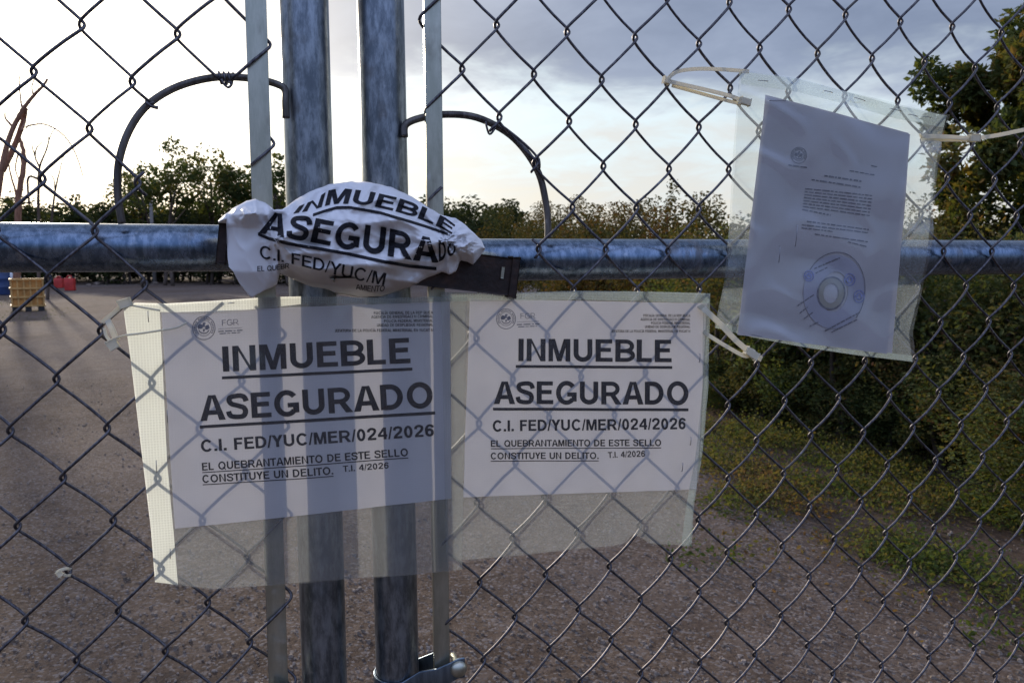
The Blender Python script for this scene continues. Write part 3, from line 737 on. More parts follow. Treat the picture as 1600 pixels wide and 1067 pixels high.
def build_right_sign():
    o = un(900, 870, 0.009); root = thing('sign_pouch', (o.x, o.y, o.z), 'notice in plastic pouch below the right rail, no cream strip, torn lower corner', 'sign', 'notices in plastic pouches')
    top = [(688, 457), (760, 459), (900, 455), (1000, 456), (1108, 459)]
    bottom = [(697, 877), (800, 868), (900, 857), (960, 852), (978, 846), (990, 832), (1002, 840), (1016, 849), (1078, 851)]
    left = [(688, 457), (692, 640), (697, 877)]; right = [(1108, 459), (1105, 600), (1093, 720), (1082, 790), (1078, 851)]
    lines = [('INMUEBLE', (809.5, 564), (1050, 566), 35, dict(bold=0.215, under=(8.2, 4.4, -0.016, 1.004))),
             ('ASEGURADO', (771.5, 631), (1075.5, 632), 35.5, dict(bold=0.215, under=(8.0, 4.4, -0.004, 1.0))),
             ('C.I. FED/YUC/MER/024/2026', (770, 674), (1071.5, 670), 17.3, dict(bold=0.215)),
             ('EL QUEBRANTAMIENTO DE ESTE SELLO', (767, 698), (1032, 696), 10.3, dict(bold=0.205, under=(3, 1.4, 0, 1))),
             ('CONSTITUYE UN DELITO.', (767, 717.5), (935, 716.5), 10.3, dict(bold=0.205, under=(3, 1.4, 0, 1))),
             ('T.I. 4/2026', (949.5, 715), (1007, 712.5), 9.3, dict(bold=0.195))]
    hd = ['FISCALÍA GENERAL DE LA REPÚBLICA', 'AGENCIA DE INVESTIGACIÓN CRIMINAL', 'POLICÍA FEDERAL MINISTERIAL', 'UNIDAD DE DESPLIEGUE REGIONAL', 'JEFATURA DE LA POLICÍA FEDERAL MINISTERIAL EN YUCATÁN']
    header = [(t, (x, y + 2), (1079.5, y + 2.2), 4.0) for t, x, y in zip(hd, (1005.5, 1001, 1017.5, 1008, 955), (493, 499, 504.7, 510.5, 517.4))]
    hems = [('top_strip', ([(688, 456), (760, 458), (900, 454), (1000, 455), (1108, 458)], [(690, 470), (760, 470), (900, 468), (1000, 470), (1107, 474)], [(688, 456), (690, 470)], [(1108, 458), (1107, 474)]), M_HEM2, 0.003),
            ('side_strip', ([(1097, 459), (1108, 459)], [(1062, 851), (1078, 851)], [(1097, 459), (1096, 600), (1083, 720), (1070, 790), (1062, 851)], [(1108, 459), (1105, 600), (1093, 720), (1082, 790), (1078, 851)]), M_HEM2, 0.0032)]
    st = [((1094, 553), (1093, 566)), ((1080, 683), (1079, 695)), ((1067, 724), (1066, 736))]
    sign(root, (top, bottom, left, right), [(734, 467), (1106, 474), (1088, 764), (724, 777)], 0.0105, 6.1, lines, ((790, 498), 15), ((813, 498), (837, 497.5), 8.5), header, st, hems)
build_left_sign(); build_right_sign()

def build_document():
    nb = 0.0085; o = un(1280, 560, nb); seed = 12.4
    root = thing('document_pouch', (o.x, o.y, o.z), 'tilted document with a printed disc in a clear pouch tied beside the tree', 'document')
    top = [(1155, 112), (1240, 122), (1320, 143), (1400, 165), (1478, 181)]; bottom = [(1117, 512), (1180, 528), (1260, 543), (1340, 555), (1425, 565)]
    left = [(1155, 112), (1145, 240), (1139, 360), (1132, 440), (1123, 480), (1117, 512)]; right = [(1478, 181), (1462, 260), (1454, 330), (1448, 400), (1436, 460), (1420, 520), (1425, 565)]
    base = lambda s, z: nb + wave(s, z, 0.003, 9, seed) + wave(s, z, 0.0008, 30, seed + 5)
    obj('back_sheet', patch(top, bottom, left, right, 40, 48, lambda s, z, p, q: base(s, z), nb), M_FILM, root)
    def pf0(s, z): return base(s, z) + 0.0016
    tl, tr, br, bl = (1197, 148), (1421, 208), (1386, 553), (1153, 523)
    obj('rear_page', patch([(1200, 152), tr], [bl, (1394, 552)], [(1200, 152), bl], [(1423, 210), (1394, 552)], 20, 30, lambda s, z, p, q: pf0(s, z), nb + 0.002), M_PAPER2, root)
    def pf(s, z): return base(s, z) + 0.0026 + wave(s, z, 0.0010, 14, seed + 9)
    pap = obj('front_page', patch([tl, tr], [bl, br], [tl, bl], [tr, br], 32, 44, lambda s, z, p, q: pf(s, z), nb + 0.003), M_PAPER2, root)
    n0 = nb + 0.003
    p = Print(pf, n0); p.words((1287, 275), (1348, 284), 2.6, 3); p.words((1268, 281), (1344, 293), 2.4, 4)
    for k in range(8):
        y0 = 295 + k * 4.6; y1 = 306 + k * 5.2; p.words((1258.5 - k * 0.5, y0), (1362.5 - k * 0.7 - (60 if k == 7 else 0), y1 - (6 if k == 7 else 0)), 1.9, 20 + k)
    for k in range(3): p.words((1262 - 8 * min(k, 1), 346 + 5 * k), (1357 - (55 if k == 2 else 0), 359 + 5 * k - (7 if k == 2 else 0)), 1.9, 40 + k)
    for k in range(2): p.words((1274 + 50 * k, 366 + k * 12), (1355, 378 + k * 8), 1.8, 50 + k)
    p.words((1232, 258), (1261, 262), 1.8, 60); p.words((1326, 267), (1366, 273.5), 1.9, 61); p.words((1361, 259), (1370, 261), 1.8, 62)
    obj('text_lines', p.g.geo(), M_INKG, pap, smooth=False)
    p = Print(pf, n0); p.seal((1248, 243), 12); obj('seal_lines', p.g.geo(), M_INKG, pap, smooth=False)
    # the disc and its paper window
    df = lambda s, z: pf(s, z) + 0.0004
    c = (1303, 456)
    pd = Print(df, n0); pd.ring(c, 34, 44.5, 26, n=56, tilt=8); disc = obj('disc', pd.g.geo(), mat_plain('disc_print', (0.44, 0.44, 0.54), 0.4, 0.06), root)
    pd = Print(lambda s, z: df(s, z) + 0.0003, n0); pd.ring((1298, 458), 16, 20, 9, n=40, tilt=8); obj('hub_window', pd.g.geo(), mat_plain('hub_tone', (0.36, 0.34, 0.30), 0.5, 0.05), disc)
    pd = Print(lambda s, z: df(s, z) + 0.0006, n0); pd.ring((1298, 458), 20.5, 25, 2.4, n=40, tilt=8); pd.ring((1303, 456), 47, 62, 1.2, 200, 395, n=50, tilt=8)
    for a, b, w in (((1272, 420), (1311, 403), 2.2), ((1274, 427), (1292, 418), 2.0), ((1246, 478), (1272, 460), 1.8), ((1250, 489), (1262, 480), 1.6), ((1256, 498), (1270, 488), 1.6), ((1265, 510), (1280, 502), 1.6),
                    ((1288, 517), (1342, 488), 2.4), ((1298, 519), (1338, 499), 2.0)): pd.words(a, b, w, int(a[0]))
    obj('text_lines', pd.g.geo(), M_INKG, disc, smooth=False)
    for cc, r in (((1264, 431), 7), ((1326, 437), 8), ((1341, 463), 8)):
        ps = Print(lambda s, z: df(s, z) + 0.0007, n0); ps.ring(cc, r, r * 1.15, 1.6, n=24); ps.ring(cc, r * 0.5, r * 0.6, 2.2, n=16); ps.words((cc[0] - r, cc[1]), (cc[0] + r, cc[1] - 2), 2, int(cc[0]))
        obj('stamp_lines', ps.g.geo(), M_INKB, disc, smooth=False)
    hs = [('top_strip', (top, [(1157, 132), (1240, 143), (1320, 163), (1400, 186), (1474, 200)], [top[0], (1157, 132)], [top[-1], (1474, 200)])),
          ('bottom_strip', ([(1122, 503), (1180, 519), (1260, 533), (1340, 546), (1424, 555)], bottom, [(1122, 503), bottom[0]], [(1424, 555), bottom[-1]]))]
    for nm, o4 in hs: obj(nm, patch(*o4, 30, 4, lambda s, z, p_, q: base(s, z) + 0.0009, nb), M_HEM2, root)
    ff = lambda s, z, p_, q: base(s, z) + 0.0078 + wave(s, z, 0.0016, 20, seed + 14) + 0.0022 * math.sin(z * 64 + s * 24 + 5 * mnoise.noise(Vector((s * 8, z * 8, 2)))) * (0.4 + mnoise.noise(Vector((s * 6, z * 11, 5)))) + 0.0016 * max(0.0, 1 - abs(mnoise.noise(Vector((s * 12 + z * 6, z * 14, 9)))) * 5)
    obj('front_sheet', patch(top, bottom, left, right, 60, 90, ff, nb + 0.004), M_CLEAR, root)
    for a, b in (((1186, 126), (1200, 127)), ((1289, 142), (1301, 145)), ((1337, 153), (1352, 158)), ((1392, 170), (1408, 174)), ((1421, 179), (1434, 182)), ((1442, 182), (1455, 184)),
                 ((1176, 523), (1190, 526)), ((1296, 543), (1308, 545)), ((1203, 157), (1228, 158)), ((1219, 385), (1217, 410)), ((1246, 352), (1243, 385))): staple(root, a, b, nb + 0.010)
build_document()

# ------------------------------------------------------------------ crumpled paper wrap
def build_wrap():
    TOP = [(341, 345), (352, 335), (365, 325), (385, 314), (400, 311), (415, 317), (428, 328), (442, 327), (462, 312), (485, 299), (515, 288), (545, 284), (575, 284.5), (610, 292), (645, 308), (672, 326), (692, 337), (712, 341), (728, 352), (740, 364), (752, 375), (758, 388)]
    BOT = [(341, 348), (354, 349), (356, 416), (364, 424), (374, 443), (392, 466), (410, 456), (433, 445), (437, 427), (460, 437), (490, 452), (530, 460), (565, 466), (600, 463), (640, 449), (675, 432), (690, 425), (702, 429), (713, 424), (719, 407), (730, 409), (739, 414), (750, 401), (758, 389)]
    tx, ty = np.array(TOP).T; bx, by = np.array(BOT).T
    T = lambda x: np.interp(x, tx, ty); B = lambda x: np.interp(x, bx, by)
    bulx = [341, 365, 400, 428, 450, 500, 560, 620, 670, 692, 715, 740, 758]; buln = [0.010, 0.016, 0.020, 0.012, 0.020, 0.036, 0.042, 0.036, 0.020, 0.012, 0.017, 0.012, 0.004]
    r3 = random.Random(21); CR = []
    for cx, cy, s0 in ((428, 372, 0), (695, 380, 180)):
        for k in range(8):
            q = rad(s0 - 62 + 124 * (k + r3.uniform(0.1, 0.9)) / 8); CR.append((cx, cy, math.cos(q), math.sin(q), r3.choice((1, 1, -1)) * r3.uniform(0.0004, 0.0008), r3.uniform(9, 20), r3.uniform(70, 150)))
    for k in range(14):
        q = rad(r3.uniform(-75, 75)); CR.append((r3.uniform(450, 680), r3.uniform(310, 440), math.cos(q), math.sin(q), r3.choice((1, -1)) * r3.uniform(0.00035, 0.0006), r3.uniform(10, 26), r3.uniform(50, 110)))
    for k in range(10):
        q = rad(r3.uniform(0, 180)); c_ = r3.choice(((395, 330), (722, 375))); CR.append((c_[0] + r3.uniform(-25, 25), c_[1] + r3.uniform(-16, 16), math.cos(q), math.sin(q), r3.uniform(0.0006, 0.0011), r3.uniform(5, 10), r3.uniform(25, 45)))
    def nfun(x, y):
        t, b = T(x), B(x); q = min(1, max(0, (y - t) / max(b - t, 1e-3)))
        env = math.sin(math.pi * min(1, max(0, q))) ** 0.55
        n = 0.0265 + np.interp(x, bulx, buln) * (0.25 + 0.75 * env) - 0.012 * (1 - env)
        def ridge(p): return 1 - abs(mnoise.noise(p)) * 2.2
        def crease(p): return max(0.0, ridge(p)) ** 3                                   # narrow folds
        d1 = math.hypot(x - 426, (y - 372) * 1.1) + 6; a1 = math.atan2(y - 372, x - 426)
        d2 = math.hypot(x - 696, (y - 378) * 1.1) + 6; a2 = math.atan2(y - 378, x - 696)
        n += 0.011 * ridge(Vector((a1 * 2.2, d1 * 0.003, 1.7))) * math.exp(-d1 / 55) + 0.013 * ridge(Vector((a2 * 2.4, d2 * 0.003, 7.7))) * math.exp(-d2 / 60)
        n += 0.010 * max(0.0, ridge(Vector((x * 0.009 + y * 0.008, y * 0.020 - x * 0.005, 4.2)))) + 0.0036 * ridge(Vector((x * 0.022 - y * 0.02, y * 0.032, 8.2))) + 0.0012 * ridge(Vector((x * 0.06, y * 0.07, 3.2))) - 0.006
        for (cx, cy, ca, sa, amp, wid, reach) in CR:
            d = -(x - cx) * sa + (y - cy) * ca; l = (x - cx) * ca + (y - cy) * sa
            if reach > 0: fd = max(0.0, 1 - abs(l - reach * 0.45) / (reach * 0.6))
            else: fd = 1.0
            n += amp * max(0.0, wid - abs(d)) * min(1.0, fd * 1.8)
        # lumpy knots at both ends
        kn = max(0.0, 1 - math.hypot((x - 392) / 38, (y - 332) / 20)) + max(0.0, 1 - math.hypot((x - 722) / 34, (y - 376) / 30))
        n += min(1, kn * 1.6) * (0.010 + 0.008 * crease(Vector((x * 0.05, y * 0.06, 2.2))) + 0.005 * ridge(Vector((x * 0.10, y * 0.12, 6.2))))
        # flat panel hanging at the left, its fold line and folded-over tip
        if x < 432 and y > 345:
            k = min(1, (y - 345) / 10) * min(1, (432 - x) / 20); n = n * (1 - k) + k * (0.036 + 0.006 * (x - 355) / 77 - 0.00014 * max(0, y - 425) * 3 + 0.0012 * crease(Vector((x * 0.03, y * 0.03, 1.1))))
        # hanging fold turned in along the underside
        u = 417 + 0.145 * (x - 450)
        if 440 < x < 700 and y > u - 4: n -= 0.0016 * (y - u + 4) * min(1, (x - 440) / 20, (700 - x) / 20)
        return n
    nx, ny = 200, 70; v = []; f = []
    NG = np.zeros((nx + 1, ny + 1))
    def nsurf(x, y):
        a = min(max((x - 341) / 417 * nx, 0), nx - 1e-6); i = int(a); a -= i
        b = min(max((y - T(x)) / max(B(x) - T(x), 1e-3), 0), 1 - 1e-9) * ny; j = int(b); b -= j
        return (NG[i, j] * (1 - b) + NG[i, j + 1] * b) * (1 - a) + (NG[i + 1, j] * (1 - b) + NG[i + 1, j + 1] * b) * a
    xs = [341 + (758 - 341) * i / nx for i in range(nx + 1)]
    for i, x in enumerate(xs):
        t, b = T(x), B(x)
        for j in range(ny + 1):
            q = j / ny; y = t + (b - t) * q
            jag = 1.0 * mnoise.noise(Vector((x * 0.11, q * 3, 5)))
            NG[i, j] = nfun(x, y); v.append(un(x, y + (jag if j in (0, ny) else 0), NG[i, j]))
    back0 = len(v)
    for x in xs:                                            # back of the wrap, lying against the posts
        t, b = T(x), B(x)
        for j in range(1, 8):
            q = 1 - j / 8; y = t + (b - t) * q; v.append(un(x, y, 0.0055 + 0.002 * mnoise.noise(Vector((x * 0.05, y * 0.05, 1)))))
    n1 = ny + 1
    for i in range(nx):
        for j in range(ny): a = i * n1 + j; f.append((a, a + n1, a + n1 + 1, a + 1))
        ringa = [i * n1 + ny] + [back0 + i * 7 + j for j in range(7)] + [i * n1]
        ringb = [(i + 1) * n1 + ny] + [back0 + (i + 1) * 7 + j for j in range(7)] + [(i + 1) * n1]
        for j in range(8): f.append((ringa[j], ringb[j], ringb[j + 1], ringa[j + 1]))
    o = un(560, 466, 0.02); root = thing('paper_seal', (o.x, o.y, o.z), 'crumpled white paper seal wrapped round the bar across the two posts', 'paper seal')
    pap = obj('paper_wrap', (v, f), M_WRAP, root)
    g = G()
    def txt(body, bot, top, bold=0.215, warp=lambda x: x):
        vv, ff = norm_text(body, bold); vv, ff = cut_grid(vv, ff, [i / 110 for i in range(1, 110)], [i / 10 for i in range(1, 10)])
        out = []
        for x, y in vv:
            x = warp(x); p = interp(bot, x) * (1 - y) + interp(top, x) * y
            p[1] = min(max(p[1], T(p[0]) + 1.0), B(p[0]) - 1.0)
            out.append(un(p[0], p[1], nsurf(p[0], p[1]) + 0.0011))
        g.add(out, ff)
    def line(pl, w):
        vv = []; ff = []; n = 130
        for i in range(n + 1):
            x, y = interp(pl, i / n)
            for dy in (-w / 2, 0, w / 2): vv.append(un(x, y + dy, nsurf(x, y + dy) + 0.0011))
        for i in range(n):
            for k in range(2): a = i * 3 + k; ff.append((a, a + 3, a + 4, a + 1))
        g.add(vv, ff)
    txt('ASEGURADO', [(404, 364), (440, 371), (478, 377), (515, 384), (560, 392), (600, 399), (640, 406), (682, 411), (700, 402), (712, 396)], [(416, 330), (445, 335), (480, 338), (520, 346), (560, 350), (600, 355), (640, 364), (680, 373), (700, 380), (712, 382)], warp=lambda x: x * 0.905 / 0.77 if x < 0.77 else 0.905 + (x - 0.77) * 0.095 / 0.23)
    line([(403, 365.5), (420, 373), (450, 381), (500, 389), (545, 397), (600, 409), (640, 416), (682, 420)], 5.2)
    txt('INMUEBLE', [(458, 334), (490, 328), (510, 321), (530, 318), (560, 319), (582, 322), (620, 331), (656, 342), (690, 357), (706, 366)], [(468, 322), (492, 312), (512, 298), (532, 294), (560, 297), (582, 300), (622, 309), (658, 321), (696, 340), (712, 352)])
    line([(489, 336), (510, 329), (526, 324.5), (545, 324), (592, 332), (640, 346), (672, 356), (700, 366)], 4.4)
    txt('C.I. FED/YUC/M', [(406, 403), (450, 411), (500, 423), (540, 434), (600, 446)], [(406, 383), (450, 394), (500, 404), (540, 414), (604, 427)], 0.165)
    txt('EL QUEBR', [(402, 424), (425, 423), (452, 419)], [(402, 416), (425, 415), (452, 411)], 0.16)
    txt('AMIENTO', [(556, 452), (580, 456), (600, 455)], [(556, 444), (580, 447), (602, 446)], 0.16)
    obj('text_lines', g.geo(), M_INK, pap, smooth=False)
build_wrap()

# ------------------------------------------------------------------ cable ties
def tie(name, label, strips, heads, knots=(), cat='cable tie'):
    p0 = un(*strips[0][0][0][:2], 0.01); root = thing(name, p0, label, cat, 'white plastic ties on the mesh')
    for pts, w in strips:
        g = G(); g.ribbon(catmull([un(*p) for p in pts], 6), None, w / 2, 0.0006); obj('strap', g.geo(), M_NYLON, root, smooth=False)
    for (x, y, n), (dx, dy), a, b in heads:
        c = un(x, y, n); e = (un(x + dx, y + dy, n) - c).normalized(); q = e.cross(EN)
        g = G(); g.box(c, e * a, q * b, EN * 0.003, 0.0008); obj('tie_head', g.geo(), M_NYLON, root, smooth=False)
    for pts, r in knots:
        g = G(); g.tube(catmull([un(*p) for p in pts], 5), r, 8); obj('string', g.geo(), M_NYLON, root)
tie('cable_tie', 'cream cable tie looped through the right notice, tail pointing down right', [
    ([(1087, 474, 0.004), (1100, 483, 0.016), (1125, 506, 0.018), (1150, 532, 0.018), (1172, 550, 0.016), (1190, 561, 0.012)], 0.0066),
    ([(1099, 518, 0.012), (1112, 527, 0.016), (1140, 544, 0.016), (1163, 556, 0.015), (1174, 553, 0.014), (1178, 546, 0.013)], 0.0046)],
    [((1174, 552, 0.017), (20, 14), 0.0085, 0.0045)])
tie('cable_tie', 'clear looped cable tie at the upper left corner of the document pouch', [
    ([(1041, 128, 0.004), (1046, 121, 0.008), (1060, 112, 0.008), (1090, 108, 0.008), (1130, 109, 0.008), (1170, 112, 0.010)], 0.0040),
    ([(1042, 126, 0.008), (1060, 131, 0.010), (1100, 140, 0.012), (1140, 150, 0.014), (1166, 160, 0.016)], 0.0042),
    ([(1050, 134, 0.006), (1090, 145, 0.008), (1130, 156, 0.010), (1158, 163, 0.014)], 0.0036)],
    [((1164, 159, 0.0185), (20, 6), 0.0060, 0.0036), ((1041, 126, 0.007), (20, 6), 0.0034, 0.0034)])
tie('cable_tie', 'long straight cable tie running right from the document pouch to the tree side', [
    ([(1437, 212, 0.006), (1446, 213, 0.018), (1480, 214, 0.018), (1515, 216, 0.018), (1550, 213, 0.017), (1600, 203, 0.014), (1680, 186, 0.006)], 0.0050),
    ([(1440, 219, 0.004), (1470, 219, 0.014), (1512, 219, 0.016)], 0.0040)],
    [((1522, 216, 0.019), (20, 0), 0.0065, 0.0038)])
tie('cable_tie', 'clear plastic tie and thin string at the upper left corner of the cream strip', [
    ([(160, 504, 0.008), (168, 497, 0.009), (180, 487, 0.010), (194, 475, 0.012)], 0.0040),
    ([(168, 500, 0.009), (174, 512, 0.012), (180, 526, 0.012), (184, 532, 0.012)], 0.0052),
    ([(163, 512, 0.009), (166, 524, 0.010), (174, 534, 0.011), (182, 530, 0.012)], 0.0028)],
    [((195, 474, 0.015), (20, -6), 0.0050, 0.0036), ((176, 538, 0.011), (10, 14), 0.0042, 0.0036)],
    [([(182, 528, 0.013), (195, 524, 0.018), (220, 521, 0.018), (252, 516, 0.017), (275, 512, 0.016), (292, 504, 0.014)], 0.0009),
     ([(196, 476, 0.016), (215, 479, 0.017), (250, 485, 0.017)], 0.0008)])
tie('cable_tie', 'cut end of a cream cable tie curled round a mesh knot at lower left', [
    ([(111, 889, 0.006), (104, 888, 0.009), (95, 890, 0.010), (89, 894, 0.010), (92, 899, 0.010), (96, 901, 0.009)], 0.0024),
    ([(100, 897, 0.009), (104, 899, 0.009), (111, 898, 0.006)], 0.0022)], [((93, 895, 0.010), (10, 12), 0.0026, 0.0016)])

# ------------------------------------------------------------------ vegetation
def leaf_geo(P, size, rng, flat=0.5):
    """one folded leaf (a four-cornered blade) per row of P"""
    n = len(P); sz_ = size * rng.uniform(0.6, 1.3, n)[:, None]
    a = rng.normal(size=(n, 3)); a[:, 2] = a[:, 2] * 0.7 - 0.25; a /= np.linalg.norm(a, axis=1)[:, None]
    b = rng.normal(size=(n, 3)); b -= a * (a * b).sum(1)[:, None]; b /= np.linalg.norm(b, axis=1)[:, None]
    c = np.cross(a, b)
    v = np.empty((n, 4, 3)); w = 0.27
    v[:, 0] = P; v[:, 1] = P + (a * 0.45 + b * w + c * 0.1) * sz_; v[:, 2] = P + a * sz_; v[:, 3] = P + (a * 0.45 - b * w + c * 0.1) * sz_
    f = np.arange(n * 4).reshape(n, 4)
    return v.reshape(-1, 3), f
def crown_points(rng, n, cx, rx, ry, rz, nclump, cl=0.28, low=-0.8):
    C = []
    while len(C) < nclump:
        p = rng.uniform(-1, 1, 3); r = np.linalg.norm(p)
        if r < 1 and r > 0.25 and p[2] > low: C.append(p)
    C = np.array(C) * rng.uniform(0.75, 1.12, (nclump, 1))
    w = rng.uniform(0.3, 1.0, nclump); w /= w.sum(); k = rng.choice(nclump, n, p=w)
    sp = cl * rng.uniform(0.6, 1.4, nclump)
    C = C * 0.86; off = rng.normal(size=(n, 3)); rr_ = np.linalg.norm(off, axis=1)[:, None]; off *= np.minimum(1.0, 1.5 / rr_)
    P = C[k] + off * sp[k][:, None] * 0.55
    t = np.clip(rng.normal(0.38, 0.16, n) + rng.uniform(-0.18, 0.3, nclump)[k], 0, 1)
    return np.array(cx) + P * np.array([rx, ry, rz]), t, np.array(cx) + C * np.array([rx, ry, rz])
def tree(name, label, cat, loc, h, rx, rz, leaf, n, mat, seed, group=None, trunk_r=0.1, nclump=26, cl=0.28, stems=1, bark=None, ry=None, part='crown', tpart='trunk'):
    rng = np.random.default_rng(seed); r2 = random.Random(seed)
    root = thing(name, loc, label, cat, group); L = Vector(loc)
    c = (0, 0, h - rz)
    P, t, C = crown_points(rng, n, c, rx, ry or rx, rz, nclump, cl)
    P[:, 2] = np.maximum(P[:, 2], 0.02)
    g = G()
    for s in range(stems):
        q = r2.uniform(0, 6.28); k = 0.25 * rx if stems > 1 else 0.03
        b0 = Vector((k * math.cos(q), k * math.sin(q), -0.05)); top = Vector((0.3 * rx * r2.uniform(-1, 1), 0.3 * rx * r2.uniform(-1, 1), h - rz * 0.7))
        mid = (b0 + top) / 2 + Vector((r2.uniform(-1, 1), r2.uniform(-1, 1), 0)) * 0.12 * rx
        tr = catmull([b0, mid, top], 5); g.tube([p + L for p in tr], [trunk_r * (1 - 0.6 * i / (len(tr) - 1)) for i in range(len(tr))], 7)
        for _ in range(max(4, min(9, nclump // 3 // stems))):
            e = Vector(C[rng.integers(len(C))]); st = tr[r2.randint(len(tr) // 2, len(tr) - 1)]
            m_ = (st + e) / 2 + Vector((r2.uniform(-1, 1), r2.uniform(-1, 1), r2.uniform(0, 1))) * 0.1 * rx
            pl = catmull([st, m_, e], 3); g.tube([p + L for p in pl], [trunk_r * 0.4 * (1 - 0.75 * i / (len(pl) - 1)) for i in range(len(pl))], 5)
    obj(tpart, g.geo(), bark or M_BARK, root)
    v, f = leaf_geo(P, leaf, rng); obj(part, (v + np.array(L), f), mat, root, smooth=False, tint=t)
    return root
def copy_tree(root, loc, rz, sc, label=None, group=None):
    r = root.copy(); COL.objects.link(r); r.location = loc; r.rotation_euler = (0, 0, rz); r.scale = (sc[0], sc[0], sc[1])
    if label: r['label'] = label
    if group: r['group'] = group
    for ch in root.children:
        c = ch.copy(); COL.objects.link(c); c.parent = r
    return r

# tall tree at the right
def px_h(yt, D): return H + (400 - yt) / F * D
p = at(1640, 400, 9.0); tree('broadleaf_tree', 'tall leafy tree at the right edge, reaching above the document pouch', 'tree', (p.x, p.y, 0), px_h(-60, 9.0), 1.95, 2.5, 0.10, 56000, M_LEAF, 3, trunk_r=0.13, nclump=120, cl=0.15, ry=1.4)
# scrub bank at the right: one shrub of each kind, then copies
SH_L = 'tangled green and rust-brown shrub in the scrub bank behind the right gate leaf'; SH_G = 'shrubs of the scrub bank at the right'
far = (0, 0)
protos = []; far_protos = []
spots = [(1590, 5.1, 340), (1470, 5.5, 352), (1345, 5.9, 356), (1230, 6.5, 350), (1150, 7.2, 348),
         (1680, 4.9, 320), (1760, 6.2, 300), (1560, 6.6, 322), (1430, 7.0, 330), (1310, 7.4, 335), (1210, 8.2, 338),
         (1105, 8.6, 352), (1065, 9.8, 345), (1130, 10.5, 318), (1020, 11.2, 338), (975, 13.0, 330), (1080, 12.6, 318), (930, 15.0, 332), (1010, 15.5, 312),
         (885, 17.5, 332), (955, 18.0, 318), (845, 20.5, 330), (905, 22.0, 318), (800, 24.0, 325), (860, 26.0, 322), (1180, 12.5, 325), (1290, 10.5, 320), (1400, 10.0, 310), (1500, 9.2, 300)]
for i, (x, D, yt) in enumerate(spots):
    q = at(x, 400, D); h = px_h(yt, D)
    if D > 10.4:
        lk = far_protos[rnd.randrange(2)] if len(far_protos) > 1 else None
        if lk is None:
            r = tree('shrub', SH_L, 'shrub', (q.x, q.y, 0), h, 1.15, h * 0.5, 0.055, 12000, M_LEAFO, 60 + i, SH_G, 0.03, 44, 0.30, 3, part='foliage', tpart='stems'); far_protos.append((r, h))
        else: copy_tree(lk[0], (q.x, q.y, 0), rnd.uniform(0, 6.28), (rnd.uniform(0.9, 1.3), h / lk[1]))
        continue
    if i < 4:
        r = tree('shrub', SH_L, 'shrub', (q.x, q.y, 0), h, 0.72, h * 0.52, 0.042, 10000, (M_LEAFN, M_LEAF, M_LEAFN, M_LEAF)[i], 40 + i, SH_G, 0.03, 44, 0.32, 3, part='foliage', tpart='stems')
        protos.append((r, h))
    else:
        r, h0 = protos[rnd.randrange(4)]
        w = 1.0 if D < 8 else (1.25 if D < 14 else 1.9)
        copy_tree(r, (q.x, q.y, 0), rnd.uniform(0, 6.28), (w * rnd.uniform(0.9, 1.2), h / h0))
for i, (x, yb, yt) in enumerate([(1620, 800, 520), (1560, 765, 560), (1490, 745, 540), (1425, 722, 560), (1350, 705, 545), (1285, 690, 560), (1215, 672, 540), (1160, 655, 545), (1120, 640, 540), (1660, 850, 600), (1590, 735, 500), (1380, 690, 520)]):
    q = ground(x, yb); D = q.y + 0.35; q = at(x, 400, D); h = max(0.35, px_h(yt, D)); r, h0 = protos[i % 4]
    copy_tree(r, (q.x, q.y, 0), rnd.uniform(0, 6.28), (rnd.uniform(0.6, 0.85), h / h0), 'low scrubby bush at the front foot of the scrub bank', 'low bushes along the foot of the bank')
# slender twiggy plants that stand above the bank
for i, (x, D, yt) in enumerate([(1045, 12, 285), (1005, 14, 300), (930, 14, 300), (1085, 11.5, 318)]):
    q = at(x, 400, D); h = px_h(yt, D)
    lab = ['tallest thin sapling standing above the scrub left of the document', 'thin sapling poking out of the scrub beside the tallest one', 'wispy sapling left of the other two above the scrub', 'small sapling just left of the document pouch'][i]
    tree('sapling', lab, 'sapling', (q.x, q.y, 0), h, 0.25, 0.7, 0.06, 520, M_LEAFO, 70 + i, 'saplings above the scrub', 0.015, 14, 0.25, 2, part='foliage', tpart='stems')

# far tree line
TL = 'dark round scrub tree in the far tree line beyond the clearing'; TG = 'trees of the far tree line'
tp = []
far_spots = []
xx = -140
while xx < 800:
    for row in range(2):
        D = rnd.uniform(38, 44) + row * 6
        yt = rnd.uniform(300, 322) if xx < 450 else rnd.uniform(306, 322)
        if xx < 180: yt += 4
        far_spots.append((xx + rnd.uniform(-12, 12) + 16 * row, D, yt))
    xx += 34
for i, (x, D, yt) in enumerate(far_spots):
    q = at(x, 400, D); h = px_h(yt, D)
    if i < 3:
        r = tree('scrub_tree', TL, 'tree', (q.x, q.y, 0), h, 1.9, h * 0.52, 0.26, 2600, M_LEAFD, 90 + i, TG, 0.08, 34, 0.36, 2); tp.append((r, h))
    else:
        r, h0 = tp[rnd.randrange(3)]; copy_tree(r, (q.x, q.y, 0), rnd.uniform(0, 6.28), (rnd.uniform(0.8, 1.15), h / h0))
